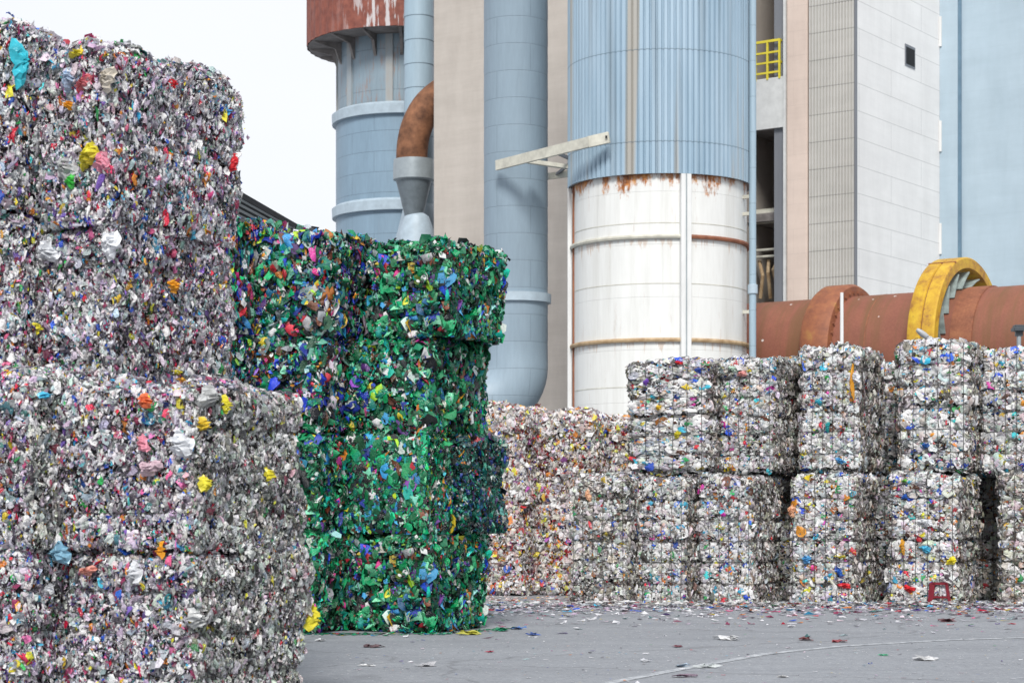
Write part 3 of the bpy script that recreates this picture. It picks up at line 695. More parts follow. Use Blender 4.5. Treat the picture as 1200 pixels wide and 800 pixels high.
# in front of the white row, thinning towards the camera
n=5200; x=rng.uniform(-1.2,9.5,n); y=29.6-rng.exponential(1.3,n)+.5; C.append(np.stack([x,y,np.zeros(n)],1)); S.append(rng.uniform(.02,.12,n)); K_.append(pickp(P_NEAR,n))
n=1500; x=rng.uniform(-1.2,9.5,n); y=29.7-np.abs(rng.normal(0,.22,n)); C.append(np.stack([x,y,rng.uniform(0,.07,n)],1)); S.append(rng.uniform(.04,.11,n)); K_.append(pickp(P_WHITE,n))
n=800; x=rng.uniform(-1.2,3.2,n); y=rng.uniform(30,33.3,n); C.append(np.stack([x,y,np.zeros(n)],1)); S.append(rng.uniform(.03,.09,n)); K_.append(pickp(P_PINK,n))
# foot of the green stack
n=900; u=rng.uniform(-4.6,-.1,n); y=22.95-np.abs(rng.normal(0,.22,n))+np.clip((u+.95)*1.6,0,1.6)*.9+.1; C.append(np.stack([u+.15,y,np.zeros(n)],1)); S.append(rng.uniform(.02,.07,n)); K_.append(pickp(P_GREEN,n))
# foot of the near stack
n=500; u=rng.uniform(0,1,n); bx=A[0]+.63*u; by=A[1]+1.19*u; C.append(np.stack([bx+np.abs(rng.normal(0,.12,n))+.03,by,np.zeros(n)],1)); S.append(rng.uniform(.01,.04,n)); K_.append(pickp(P_NEAR,n))
# everywhere on the yard
n=4200; y=rng.uniform(14,30,n); x=rng.uniform(-1.9,8.5,n); x=np.where(x<-1.7+0*y, x+1, x); C.append(np.stack([x,y,np.zeros(n)],1)); S.append(rng.uniform(.007,.026,n)); K_.append(pickp(P_WHITE,n))
n=420; y=rng.uniform(16,28,n); x=rng.uniform(-1.7,8.0,n); C.append(np.stack([x,y,np.zeros(n)],1)); S.append(rng.uniform(.02,.05,n)); K_.append(pickp(P_NEAR,n))
me=scraps_mesh(np.vstack(C),np.concatenate(S),np.clip(np.vstack(K_),0,.85),5,.12); me.materials.append(M['flake'])
tag(link('litter',me,None),'fine plastic scraps strewn over the yard and gathered along the foot of the bales','litter',kind='stuff')
G5='larger plastic scraps lying on the yard'
for i,(px,py,w,c,lb) in enumerate(((590,739,.30,(.02,.34,.18),'green plastic scrap at the right foot of the green stack'),(553,743,.34,(.62,.60,.10),'yellow-green scrap at the foot of the green stack'),
 (625,744,.16,(.03,.08,.30),'dark blue scrap on the open yard right of the green stack'),(607,737,.22,(.08,.2,.5),'blue scrap beside the green scrap near the green stack'),(800,781,.2,(.42,.52,.62),'pale blue film scrap left of the painted line'),
 (829,782,.24,(.62,.66,.66),'whitish film scrap lying across the painted line'),(803,793,.2,(.22,.15,.2),'dusky purple scrap nearest the camera below the pale blue one'),(854,749,.34,(.70,.71,.72),'white crumpled film in the middle of the yard above the line'),
 (1035,768,.13,(.10,.5,.28),'small mint green scrap on the right part of the yard'),(1089,773,.26,(.72,.72,.72),'white film scrap on the right part of the yard'),(756,775,.17,(.68,.70,.74),'white scrap left of the pale blue one'),
 (793,758,.16,(.20,.03,.05),'maroon scrap on the middle of the yard'),(945,750,.22,(.18,.05,.05),'brownish red scrap in front of the white row'),(873,707,.16,(.75,.18,.45),'pink lump at the foot of the white row'),
 (1192,709,.12,(.75,.65,.05),'yellow lump at the foot of the white row near the right border'),(916,793,.12,(.70,.70,.70),'small white scrap near the bottom border, right of the painted line'),(433,780,.15,(.68,.69,.70),'white scrap on the yard between the near stack and the green stack'),
 (497,780,.20,(.48,.48,.50),'pale grey scrap with a dark edge in front of the green stack'),(573,764,.11,(.45,.04,.08),'small red scrap in front of the green stack'),(437,758,.24,(.14,.08,.09),'dark brown scrap in front of the green stack'),
 (374,751,.17,(.66,.67,.68),'white scrap next to the yellow bag of the near bale'),(1113,728,.30,(.14,.06,.07),'long dark scrap on the yard close to the right part of the white row'),(985,752,.2,(.3,.05,.06),'thin dark red scrap further right than the brownish red one'))):
    Yp=GY(py); rg=np.random.default_rng(300+i); n=7
    Cc=np.stack([X(px,Yp)+rg.normal(0,w*.16,n),Yp+rg.normal(0,w*.16,n),np.zeros(n)+.004],1)
    rgc=np.clip(np.tile(np.array(c),(n,1))*np.exp(rg.normal(0,.2,(n,1))),.004,.85)
    o=link('plastic_scrap',scraps_mesh(Cc-np.array((X(px,Yp),Yp,0)),np.full(n,w*.42),rgc,400+i,.35),M['flake'],None,(X(px,Yp),Yp,0)); tag(o,lb,'plastic scrap',G5)

# ---------------------------------------------------------------- background plant
# dark roofed hall
h=empty('hall',(-6.2,32,0),0,'hall clad in dark ribbed sheets rising behind the green stack at the left','building')
a=np.array((X(240,34),34,Z(206,34))); b=np.array((X(352,47),47,0)); b[2]=Z(269,47)
off_=np.array((-6.2,32,0)); m=MB(); drop=np.array((1.3,.15,-4.2)); nn=34
for i in range(nn):
    f0=i/nn; f1=(i+.5)/nn; hgt=np.array((.07,-.01,.02))
    p0=a+drop*f0; p1=b+drop*f0; p2=b+drop*f1; p3=a+drop*f1; e0=a+drop*(i+1)/nn; e1=b+drop*(i+1)/nn
    for V4 in ((p0+hgt,p1+hgt,p2+hgt,p3+hgt),(p3+hgt,p2+hgt,p2,p3),(p3,p2,e1,e0),(e0,e1,e1+hgt,e0+hgt)): m.add([tuple(np.array(v)-np.array((-6.2,32,0))) for v in V4],[(0,1,2,3)])
m.build('ribbed_cladding',M['roof'],h)
m=MB(); r1=a-off_; r2=b-off_; m.add([tuple(r1+(.12,0,.02)),tuple(r2+(.12,0,.02)),tuple(r2+(-7,0,.9)),tuple(r1+(-7,0,.9)),tuple(r1+(.12,0,-.10)),tuple(r2+(.12,0,-.10))],[(0,1,2,3),(4,5,1,0)]); m.build('roof',M['dark'],h)
m=MB(); off=np.array((-6.2,32,0)); a2=a+drop-off; b2=b+drop-off; a3=a-off-np.array((7,0,0)); b3=b-off-np.array((7,0,0))
V=[(a2[0]-.15,a2[1],0),(b2[0]-.15,b2[1],0),(b2[0]-.15,b2[1],b2[2]-.1),(a2[0]-.15,a2[1],a2[2]-.1),(a3[0],a3[1],0),(b3[0],b3[1],0),(b3[0],b3[1],b2[2]-2),(a3[0],a3[1],a2[2]-2),(a[0]-off[0],a[1]-off[1],a[2]-.08),(b[0]-off[0],b[1]-off[1],b[2]-.08)]
m.add(V,[(0,1,2,3),(5,4,7,6),(4,0,3,8,7),(1,5,6,9,2),(7,8,9,6)]); m.build('wall',M['greycol'],h)

# storage tower with rusty crown
YT=95.0; tw=empty('storage_tower',(X(475,YT),YT,0),0,'blue-grey steel tower with a wide rusty crown, at the far left of the plant','tower')
zc=Z(58,YT); z1=Z(141,YT); z2=Z(250,YT)
prof=[(3.3,0)]; z=0
while z<z1:
    prof+=[(3.3,z+.93),(3.285,z+.95)]; z+=.95
MB().lathe([(3.3,0),(3.3,z1)],72).build('tower_shell',M['bluetower'],tw,smooth=True)
t=painted_cyl('streaked_tower_top',3.2,(.22,.29,.34),2.6,1.9,.5,.95,.2)
MB().lathe([(3.2,z1),(3.2,zc)],72).build('tower_neck',t,tw,smooth=True)
for zz in (z1,z2): MB().lathe([(3.3,zz-.34),(3.48,zz-.32),(3.5,zz+.12),(3.3,zz+.25)],72).build('tower_band',M['paleband'],tw,smooth=True)
MB().lathe([(4.64,zc),(4.64,zc+6),(0,zc+6)],96,ripple=lambda a:.05*(1 if math.sin(a*52)>0 else -.0)).build('crown',M['crown'],tw)
MB().lathe([(3.19,zc+.004),(4.62,zc+.004)],72).build('crown_underside',M['undercrown'],tw)
for k in range(16):
    a=2*math.pi*k/16; m=MB(); d=np.array((math.cos(a),math.sin(a),0)); n_=np.array((-math.sin(a),math.cos(a),0))*.07
    V=[d*3.2+n_+(0,0,zc-1.0),d*3.28+n_+(0,0,zc-.9),d*3.5+n_+(0,0,zc-.3),d*4.5+n_+(0,0,zc-.06),d*4.5+n_+(0,0,zc),d*3.2+n_+(0,0,zc)]
    V+=[v-2*n_ for v in V]; m.add(V,[(0,1,2,3,4,5),(11,10,9,8,7,6)]+[(i,(i+6),(i+1)%6+6,(i+1)%6) for i in range(6)]); m.build('crown_bracket',M['undercrown'],tw)

for k in range(9):
    a=2*math.pi*k/9-.35; m=MB(); c=np.array((math.cos(a),math.sin(a),0))*3.22; m.beam(c+(0,0,z1+.2),c+(0,0,zc-.02),.34,.14,tuple(c)); m.build('pilaster',M['pilas'],tw)
# slim blue pipe, rusty elbow with socket
YP=87.5; o=empty('vertical_pipe',(X(491,YP),YP,0),0,'slim pale blue vertical pipe between the rusty-crowned tower and the concrete block','pipe')
prof=[]; z=0
while z<34: prof+=[(.665,z),(.645,z+1.03)]; z+=1.05
MB().lathe(prof,40).build('pipe_shell',M['bluesmall'],o,smooth=True)
MB().lathe([(1.3,0),(1.3,Z(300,YP)),(.95,Z(272,YP)),(.66,Z(240,YP))],40).build('pipe_foot',M['paleband'],o,smooth=True)
YE=84.6; o=empty('elbow_pipe',(X(485,YE),YE,0),0,'rust-brown elbow pipe entering a grey socket, left of the concrete block','pipe')
rp=MB(); pts=[]
for (a,b,dy) in ((552,84,2.2),(533,93,1.5),(515,107,.8),(500,124,.35),(489,146,.1),(483.5,170,0),(482.5,200,0)): pts.append((X(a,YE)-X(485,YE),dy,Z(b,YE)))
P=np.array(pts); Q=[]
for i in range(len(P)-1):
    p0=P[max(i-1,0)];p1=P[i];p2=P[i+1];p3=P[min(i+2,len(P)-1)]
    for s in np.linspace(0,1,7)[:-1]: Q.append(.5*((2*p1)+(-p0+p2)*s+(2*p0-5*p1+4*p2-p3)*s*s+(-p0+3*p1-3*p2+p3)*s**3))
Q.append(P[-1]); rp.tube(Q,.67,28); rp.build('elbow',M['elbow'],o,smooth=True)
zs=Z(196,YE); MB().lathe([(.70,zs+.3),(.86,zs+.3),(.88,zs-.05),(.88,zs-.55),(.74,zs-.62)],40).build('socket_collar',M['galv'],o,smooth=True)
MB().lathe([(.76,zs-.60),(.60,zs-1.2),(.36,zs-2.2)],40).build('funnel',M['greyblue'],o,smooth=True)
MB().lathe([(.30,zs-1.95),(.52,zs-2.1),(.74,zs-2.7),(.78,0)],40).build('down_pipe',M['paleband'],o,(.12,0,0),smooth=True)

# concrete block, in its own frame (u along the front, w into depth)
PHB=R_(35); ud=np.array((math.cos(PHB),-math.sin(PHB))); O=np.array((X(507,82),82.0))
def u_at(px,w=0):
    k=(px-600)/F; wd=np.array((math.sin(PHB),math.cos(PHB))); p=O+wd*w
    return (k*p[1]-p[0])/(ud[0]-k*ud[1])
def Yu(u,w=0): return O[1]+ud[1]*u+math.cos(PHB)*w
TOP=29.0
cb=empty('concrete_block',(O[0],O[1],0),-PHB,'tall beige concrete block behind the blue duct and the big silo','building')
ua=u_at(862); ub=u_at(921.5); uc=u_at(946)
MB().box(0,ua,0,9,0,TOP,.08).build('wall',M['beige'],cb)
MB().box(ub,uc,-.02,9,0,TOP+.02,.05).build('column_wall',M['pinkbeige'],cb)
MB().box(ub-.10,ub-.004,-.06,.3,0,TOP).build('corner_strip',M['slabwhite'],cb)
MB().box(u_at(905),ub-.12,.15,.8,0,TOP).build('steel_column',M['greycol'],cb)
MB().box(ua+.01,ub-.01,6.5,6.7,0,TOP).build('recess_back_wall',M['dark'],cb)  # near-black colour of wall and roof paints the recess's deep shade
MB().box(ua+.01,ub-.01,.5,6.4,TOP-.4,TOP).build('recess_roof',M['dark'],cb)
um=(ua+ub)/2; Ym=Yu(um)
zt=Z(93,Ym); zb=Z(152,Ym)
MB().box(ua+.01,ub-.12,.0,.14,zb,zt,.02).build('parapet',M['slabwhite'],cb)
MB().box(ua+.01,ub-.12,.01,.14,(zb+zt)/2+.16,(zb+zt)/2+.20).build('parapet_joint',M['greycol'],cb)
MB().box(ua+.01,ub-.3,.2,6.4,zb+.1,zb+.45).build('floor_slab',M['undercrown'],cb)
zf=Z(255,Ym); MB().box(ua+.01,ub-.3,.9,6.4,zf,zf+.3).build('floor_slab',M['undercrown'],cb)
m=MB(); m.tube([(ua+.1,1.3,Z(247,Ym)),(ub-.5,1.3,Z(247,Ym))],.28,16); m.build('interior_pipe',M['dirtywhite'],cb,smooth=True)
for yy in (288,296): m=MB(); m.tube([(ua+.1,1.1,Z(yy,Ym)),(ub-.4,1.1,Z(yy,Ym))],.05,8); m.build('interior_rail',M['dirtywhite'],cb)
for k in range(4):
    m=MB(); m.tube([(ua+.4+.32*k,1.2+.2*k,Z(345,Ym)),(ua+.55+.22*k,1.1,Z(318-3*k,Ym)),(ua+.3+.4*k,1.3,Z(300,Ym))],.07,8); m.build('interior_hose',M['tan_band'],cb)
m=MB(); m.beam((u_at(897),1.6,0),(u_at(897),1.6,TOP-.5),.16,.16); m.build('interior_post',M['greycol'],cb)
rl=empty('railing',(0,0,0),0,'yellow railing on the balcony slot right of the big silo','railing')
rl.location=(O[0],O[1],0); rl.rotation_euler=(0,0,-PHB)
u0=u_at(884,-.1); u1=u_at(912,-.1); zr0=zt+.12; zr1=Z(50,Ym)
for u in (u0,(u0+u1)/2,u1): m=MB(); m.beam((u,-.0,zt-.06),(u,-.0,zr1),.07,.07); m.build('rail_post',M['yellow'],rl)
for f in (.06,.36,.66,1.0): m=MB(); m.beam((u0,-.0,zr0+(zr1-zr0)*f),(u1+.03,-.0,zr0+(zr1-zr0)*f),.06,.07 if f<1 else .09); m.build('rail_bar',M['yellow'],rl)
for f in (.36,1.0): m=MB(); m.beam((u1,0.05,zr0+(zr1-zr0)*f),(u1,.9,zr0+(zr1-zr0)*f),.06,.07); m.build('rail_bar',M['yellow'],rl)

# clad tower: ribbed grey face and white panelled face
uk=u_at(1003); wt=empty('clad_tower',(O[0],O[1],0),-PHB,'tall tower with ribbed grey front and smooth white panel side','building')
MB().box(uc+.06,uk,.06,11,0,TOP+1).build('wall',M['panel'],wt)
m=MB(); n=15; wdt=(uk-.03-uc-.06)/n; V=[];Fc=[]
for i in range(n):
    x0=uc+.06+wdt*i
    m.box(x0+.02,x0+wdt*.62,-.02,.055,0,TOP+1)
m.box(uc+.06,uk,.04,.058,0,TOP+1)
m.build('ribbed_cladding',M['greyclad'],wt)
m=MB(); m.box(uk-.05,uk+.03,-.03,.057,0,TOP+1); m.build('corner_trim',M['greycol'],wt)
# vent on the white side
def w_at(px,u):
    k=(px-600)/F; p=O+ud*u; wd=np.array((math.sin(PHB),math.cos(PHB))); return (k*p[1]-p[0])/(wd[0]-k*wd[1])
w0=w_at(1061,uk); w1=w_at(1071,uk); Yv=Yu(uk,(w0+w1)/2)
v=MB().box(uk+.002,uk+.03,w0-.06,w1+.06,Z(79,Yv),Z(54,Yv)).build('vent',M['greycol'],wt)
MB().box(uk+.031,uk+.035,w0,w1,Z(77,Yv),Z(57,Yv)).build('opening',M['dark'],v)
wb=w_at(1101,uk)
# pale blue building
bb=empty('blue_building',(O[0],O[1],0),-PHB,'pale blue windowless building at the right border behind the kiln','building')
MB().box(uk+.02,uk+22,wb+.15,wb+14,0,TOP+3).build('wall',M['bluewall'],bb)
uj=u_at(1123.5,wb)
MB().box(uk+.005,uj-.05,wb,wb+.148,0,TOP+3).build('pilaster',M['bluewall'],bb)
MB().box(uj-.048,uj+.06,wb+.05,wb+.147,0,TOP+3).build('joint',M['blueedge'],bb)
Yw=Yu(uk,wb)
for (ya,yb_) in ((55,20),(178,142),(298,262)):
    MB().box(uk+.006,uk+.10,wb-.06,wb-.002,Z(ya,Yw),Z(yb_,Yw)).build('flashing',M['white'],bb)

# big duct
YD=62.0; XD=X(604.5,YD); dt=empty('duct',(XD,YD,0),0,'thick blue-grey vertical duct with flange and bent lower end, left of the big silo','duct')
zfl=Z(350,YD); prof=[]; z=Z(430,YD)
prof=[]
z=Z(430,YD)
while z<31: prof+=[(1.0,z+.01),(.992,z+.82)]; z+=.83
MB().lathe(prof,72).build('duct_shell',M['blue'],dt,smooth=True)
zb_=Z(430,YD); pts=[(0,0,zb_+.02)]
for k in range(0,13):
    an=math.pi/2*k/12; pts.append((-1.1+1.1*math.cos(an),0,zb_-1.1*math.sin(an)))
pts.append((-1.9,0,zb_-1.1))
for k in range(1,13):
    an=math.pi/2*k/12; pts.append((-1.9-1.1*math.sin(an),0,zb_-2.2+1.1*math.cos(an)))
pts.append((-3.0,0,0))
m=MB(); m.tube(pts,1.0,48,cap=False); m.build('duct_elbow',M['blue'],dt,smooth=True)
MB().lathe([(1.0,zfl-.16),(1.10,zfl-.15),(1.10,zfl+.12),(1.0,zfl+.13)],72).build('flange',M['paleband'],dt,smooth=True)

# big silo
YS=60.0; XS=X(773,YS); si=empty('silo',(XS,YS,0),0,'big silo with ribbed blue upper part and rust-stained white lower part','silo')
zk=Z(203,57.25)
MB().lathe([(2.61,0),(2.61,zk+.15)],128).build('lower_shell',M['silowhite'],si,smooth=True)
def rip(a):
    q=(a*98/(2*math.pi))%1.0
    return .075 if .10<q<.66 else (0 if .76<q<1.0 else (.075*(q/.10) if q<=.10 else .075*(1-(q-.66)/.10)))
prof=[(2.62,zk+.05),(2.74,zk)]; z=zk
lv=[zk,zk+2.75*.98,zk+2.75*2,zk+2.75*3,zk+2.75*4,zk+2.75*5]
m=MB(); m.lathe([(2.700,zk),(2.690,31)],98*10,ripple=rip); m.build('ribbed_shell',M['corrblue'],si)
MB().lathe([(2.61,zk+.02),(2.745,zk+.003)],128).build('soffit',M['undercrown'],si)
def arc(z,a0,a1,mat,r=.055,name='stiffener_ring'):
    m=MB(); m.lathe([(2.615,z-r),(2.70,z-r),(2.72,z),(2.70,z+r),(2.615,z+r)],64,a0,a1); m.build(name,mat,si,smooth=True)
def ang_px(px,Rr): 
    # angle on the silo facing the camera where a pixel column falls
    dx=X(px,YS-Rr*.9)-XS; return -math.pi/2+math.asin(max(-1,min(1,dx/Rr)))
ap=ang_px(802,2.66)
zr1=Z(277,57.4); zr2=Z(398,57.4)
arc(zr1,ap-2.6,ap-.05,M['dirtywhite']); arc(zr1,ap+.05,ap+2.0,M['rust'])
arc(zr2,ap-2.6,ap-.05,M['tan_band']); arc(zr2,ap+.05,ap+2.0,M['tan_band'])
for zz in (zr1-1.9+.55,zr2-1.35,zk-1.4): MB().lathe([(2.612,zz-.012),(2.618,zz-.01),(2.618,zz+.01),(2.612,zz+.012)],96).build('weld_seam',M['dirtywhite'],si)
def post(a,w,mat,r0=2.615,r1=2.80,name='stiffener_post',z1=None):
    m=MB(); c=np.array((math.cos(a),math.sin(a),0)); m.beam(c*(r0+r1)/2,c*(r0+r1)/2+np.array((0,0,z1 or zk-.01)),w,r1-r0,tuple(c)); m.build(name,mat,si)
post(ap,.30,M['white']); post(ap-.0,.03,M['galv'],2.80,2.83)
al=ang_px(672,2.75)
post(-math.pi+.03,.14,M['white'],2.66,2.78); post(-math.pi+.14,.05,M['rust'],2.612,2.66,'rust_strip')
for zz in (zr1,zr2,zr2-2.6): 
    m=MB(); m.box(-2.75,-2.6,-.06,.06,zz-.1,zz+.02); m.build('post_clip',M['dirtywhite'],si)
# downpipe beside the silo
dpx=X(882,58.8)-XS; dpy=58.8-YS
dp=empty('downpipe',(XS+dpx,YS+dpy,0),0,'thin pale blue downpipe running along the right side of the big silo','pipe')
m=MB(); m.tube([(0,0,0),(0,0,Z(338,58.8)),(0,0,Z(338,58.8)+.01),(0,0,31)],.105,16); m.build('pipe_shell',M['bluesmall'],dp,smooth=True)
MB().lathe([(.105,Z(345,58.8)),(.15,Z(344,58.8)),(.15,Z(334,58.8)),(.105,Z(333,58.8))],16).build('pipe_collar',M['paleband'],dp,smooth=True)
for yy in (230,250,365): m=MB(); m.beam((0,0,Z(yy,58.8)),(-.55,.35,Z(yy,58.8)),.08,.1); m.build('pipe_bracket',M['dirtywhite'],dp)

# bracket frame tying duct to silo
br_=empty('tie_bracket',(X(640,59),59,Z(185,59)),0,'white steel bracket frame tying the duct to the big silo','bracket')
def rel(px,py,Y): return np.array((X(px,Y)-X(640,59),Y-59,Z(py,Y)-Z(185,59)))
a=rel(582,194,60.75); b=rel(690,166.5,57.55); c=rel(714,161,57.35)
m=MB(); m.beam(a,b+(b-a)*.01,.10,.30); m.build('tie_beam',M['dirtywhite'],br_)
m=MB(); m.beam(b,c,.10,.32); m.build('tie_beam',M['dirtywhite'],br_)
m=MB(); m.beam(c+np.array((-.12,-.07,0)),c+np.array((-.06,-.07,0)),.03,.07); m.build('bolt',M['dark'],br_)
m=MB(); m.beam(a+np.array((.05,-.07,0)),a+np.array((.11,-.07,0)),.03,.07); m.build('bolt',M['dark'],br_)
d=rel(612,196,61.0); e=rel(668,194,59.6); f=rel(640,205,62.9); g_=rel(672,203,60.6)
m=MB(); m.beam(rel(618,189,60.2),rel(668,196,60.0),.25,.12); m.build('tie_brace',M['dirtywhite'],br_)
m=MB(); m.beam(rel(640,207,62.9),g_,.1,.2); m.build('tie_brace',M['dirtywhite'],br_)
m=MB(); m.beam(rel(645,176,58.9),rel(668,186,59.9),.06,.1); m.build('tie_brace',M['greycol'],br_)
m=MB(); m.beam(rel(650,206,62.2),rel(668,192,60.2),.06,.08); m.build('tie_brace',M['greycol'],br_)

# kiln
K0=np.array((X(1118,60),60.0,6.25)); kd=np.array((math.cos(PHB),-math.sin(PHB),0))
kl=empty('rotary_kiln',(K0[0],K0[1],K0[2]),0,'long horizontal rust-red rotary kiln above the white bales','kiln')
kl.rotation_euler=(0,math.pi/2,-PHB)
RK=1.84
def ksec(prof,name,mat,n=96,sm=True,**k): return MB().lathe(prof,n,**k).build(name,mat,kl,smooth=sm)
ksec([(0,-8.6),(RK,-8.6),(RK,16),(0,16)],'kiln_shell',M['kiln'])
for z in (-6.2,-2.1,1.1,2.9,6.2): ksec([(RK,z-.02),(RK+.006,z-.018),(RK+.006,z+.018),(RK,z+.02)],'weld_seam',M['rust'])
ksec([(RK,-4.10),(RK+.30,-4.10),(RK+.38,-3.98),(RK+.38,-3.28),(RK+.30,-3.16),(RK,-3.16)],'tyre_ring',M['ring'])
m=MB()
for k in range(40):
    a=2*math.pi*k/40; m.box(0,0.001,0,.001,0,.001) if False else None
    m.beam((math.cos(a)*(RK+.12),math.sin(a)*(RK+.12),-3.16),(math.cos(a)*(RK+.12),math.sin(a)*(RK+.12),-3.10),.06,.06)
m.build('ring_bolts',M['rust'],kl)

ring_from=set(sc.objects)
ksec([(2.44,-.60),(2.75,-.60),(2.78,-.55),(2.78,-.205),(2.74,-.18)],'girth_ring',M['yring'])
ksec([(2.74,-.16),(2.78,-.135),(2.78,.20),(2.74,.24),(2.46,.24),(2.44,.20),(2.44,-.60)],'girth_ring',M['yring'])
ksec([(2.73,-.20),(2.73,-.14)],'ring_groove',M['rust'])
m=MB()
for a in (-2.72,.42,2.0): m=MB(); m.beam((math.cos(a)*2.77,math.sin(a)*2.77,-.61),(math.cos(a)*2.77,math.sin(a)*2.77,.25),.05,.05); m.build('ring_joint',M['rust'],kl)
for k in range(18):
    a=2*math.pi*k/18; a2=a+.32; m=MB()
    p0=np.array((math.cos(a)*2.33,math.sin(a)*2.33,0)); p1=np.array((math.cos(a2)*(RK+.03),math.sin(a2)*(RK+.03),0)); pm=(p0+p1)/2; am=a+.10; pm=np.array((math.cos(am)*2.17,math.sin(am)*2.17,0))
    for s,e in ((p0,pm),(pm,p1)):
        V=[s+(0,0,-.3),e+(0,0,-.3),e+(0,0,.22),s+(0,0,.22)]; nrm=np.cross(e-s,(0,0,1.)); nrm=nrm/np.linalg.norm(nrm)*.03; V=V+[v+nrm for v in V]
        m.add(V,[(3,2,1,0),(4,5,6,7),(0,1,5,4),(1,2,6,5),(2,3,7,6),(3,0,4,7)])
    m.build('spring_plate',M['teal'],kl)
m=MB(); aa=math.pi-.75
for a,z in ((math.pi+.15,.75),(math.pi-.0,.9)):
    pass
for o in set(sc.objects)-ring_from: o.location.z+=.28
ksec([(RK,.62),(RK+.05,.63),(RK+.05,1.3),(RK,1.31)],'reinforcing_collar',M['rust'])
for z in (-4.0,1.9):
    pc=K0+kd*z; m=MB(); m.box(-1.2,1.2,-2.0,2.0,0,K0[2]-RK-.5,.06); o=m.build('kiln_pier',M['undercrown'],None,(pc[0],pc[1],0),(0,0,-PHB))
    tag(o,'concrete pier under the '+('rust-brown' if z<0 else 'yellow')+' ring of the kiln','pier','piers carrying the kiln')

# lamps and mast behind the white row
YL=40.0
o=empty('street_lamp',(X(1074,YL)+.15,YL,0),0,'pale grey lamp head tilted upward just above the highest white bale','street lamp','yard lamps behind the white row')
zt_=Z(392,YL); MB().lathe([(.05,0),(.04,zt_-.05),(0,zt_-.04)],12).build('lamp_post',M['lampgrey'],o,smooth=True)
m=MB(); V=[];Fc=[]
a=np.array((.12,0,zt_-.10)); b=np.array((-.15,-.02,zt_+.10))
n=14
for i in range(9):
    f=i/8; c=a+(b-a)*f; rw=.085*math.sin(math.pi*(.12+.80*f))**.6; rh=.5*rw+.012
    for k in range(n):
        an=2*math.pi*k/n; V.append(c+np.array((rh*math.sin(an)*.55,rw*math.cos(an),rh*math.sin(an))))
for i in range(8):
    for k in range(n): Fc.append((i*n+k,i*n+(k+1)%n,(i+1)*n+(k+1)%n,(i+1)*n+k))
Fc+=[tuple(range(n))[::-1],tuple(8*n+k for k in range(n))]
m.add(V,Fc); m.build('lamp_head',M['lampgrey'],o,smooth=True)
o=empty('street_lamp',(X(1194,YL),YL,0),0,'dark flat floodlight head on a grey post at the right border','street lamp','yard lamps behind the white row')
z=Z(388,YL); MB().lathe([(.045,0),(.045,z)],12).build('lamp_post',M['galv'],o,smooth=True)
m=MB(); m.box(-.13,.30,-.14,.14,z,z+.07,.015); m.box(-.10,.25,-.12,.12,z+.071,z+.12,.01); m.build('lamp_head',M['lampdark'],o)
m=MB(); m.box(-.07,.07,-.05,.05,z-.1,z-.002); m.build('lamp_bracket',M['lampdark'],o)
o=empty('mast',(X(986.5,45),45,0),0,'thin white mast standing in front of the rust-brown kiln ring','mast')
MB().lathe([(.05,0),(.038,Z(343,45)),(0,Z(343,45)+.01)],12).build('pole',M['white'],o,smooth=True)
MB().lathe([(.14,0),(.14,.03),(.05,.035)],12).build('base_plate',M['galv'],o)

for o in list(sc.objects):
    for k in ('_W','_D','_H'):
        if k in o: del o[k]

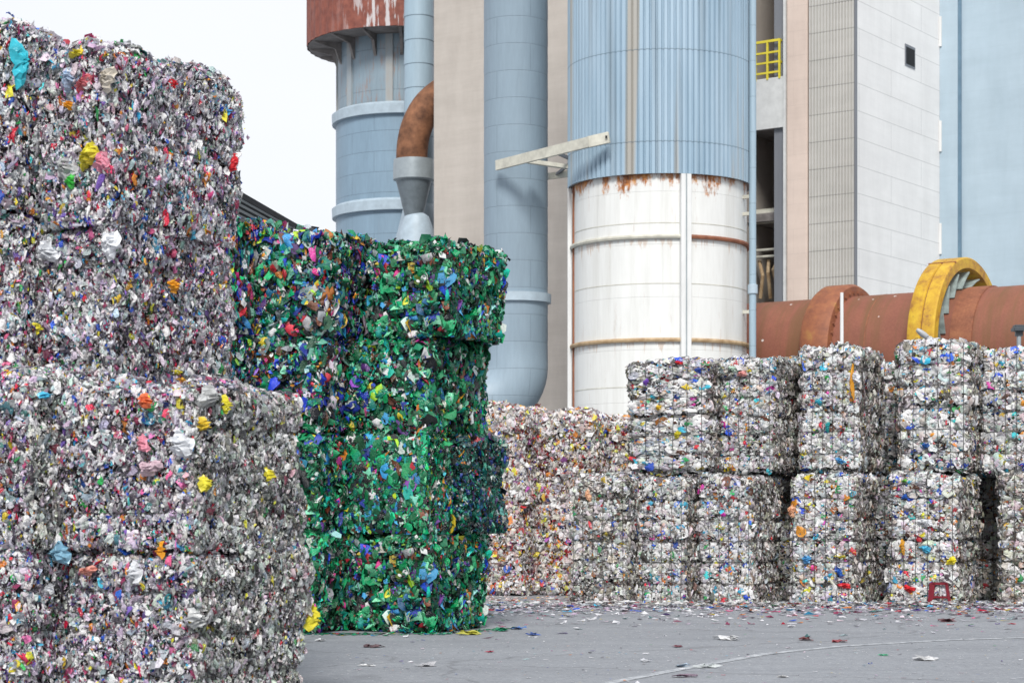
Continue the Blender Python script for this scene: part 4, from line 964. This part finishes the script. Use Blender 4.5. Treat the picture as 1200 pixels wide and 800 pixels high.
# ---------------------------------------------------------------- light, sky, camera
sun_dir=np.array((-.05,-.80,.74)); sun_dir/=np.linalg.norm(sun_dir)
el=math.asin(sun_dir[2]); az=math.atan2(sun_dir[0],sun_dir[1])
w=bpy.data.worlds.new('World'); sc.world=w; w.use_nodes=True; nt=w.node_tree; bg=nt.nodes['Background']
sk=nt.nodes.new('ShaderNodeTexSky'); sk.sky_type='NISHITA'; sk.sun_disc=False; sk.sun_elevation=el; sk.sun_rotation=az; sk.dust_density=3; sk.air_density=1
tc=nt.nodes.new('ShaderNodeTexCoord'); mp=nt.nodes.new('ShaderNodeMapping'); mp.inputs['Scale'].default_value=(1,1,2.5); nt.links.new(tc.outputs['Generated'],mp.inputs['Vector'])
no=nt.nodes.new('ShaderNodeTexNoise'); no.inputs['Scale'].default_value=1.6; no.inputs['Detail'].default_value=4; nt.links.new(mp.outputs['Vector'],no.inputs['Vector'])
cr=nt.nodes.new('ShaderNodeValToRGB'); cr.color_ramp.elements[0].position=.3; cr.color_ramp.elements[0].color=(6.9,7.25,8.0,1); cr.color_ramp.elements[1].position=.7; cr.color_ramp.elements[1].color=(8.1,8.2,8.5,1)
nt.links.new(no.outputs['Fac'],cr.inputs['Fac'])
mx=nt.nodes.new('ShaderNodeMix'); mx.data_type='RGBA'; mx.inputs[0].default_value=.88
nt.links.new(sk.outputs['Color'],mx.inputs[6]); nt.links.new(cr.outputs['Color'],mx.inputs[7]); nt.links.new(mx.outputs[2],bg.inputs['Color'])
bg.inputs['Strength'].default_value=.113
L=bpy.data.lights.new('sun','SUN'); L.energy=3.1; L.angle=R_(16); L.color=(1,.97,.93)
from mathutils import Vector
lo=bpy.data.objects.new('sun',L); col.objects.link(lo); lo.rotation_euler=Vector(tuple(-sun_dir)).to_track_quat('-Z','Y').to_euler(); lo.location=(0,0,40)
cam=bpy.data.cameras.new('camera'); co=bpy.data.objects.new('camera',cam); col.objects.link(co); sc.camera=co
co.location=(0,0,CH); co.rotation_euler=(math.pi/2,0,0); cam.sensor_width=36; cam.lens=F/1200*36; cam.shift_y=200/1200; cam.clip_end=3000
cam.dof.use_dof=True; cam.dof.focus_distance=23.5; cam.dof.aperture_fstop=4.5
sc.view_settings.view_transform='Standard'; sc.view_settings.look='None'; sc.view_settings.gamma=1; sc.view_settings.exposure=.20
sc.cycles.max_bounces=6; sc.cycles.diffuse_bounces=3; sc.cycles.glossy_bounces=2; sc.cycles.use_denoising=True
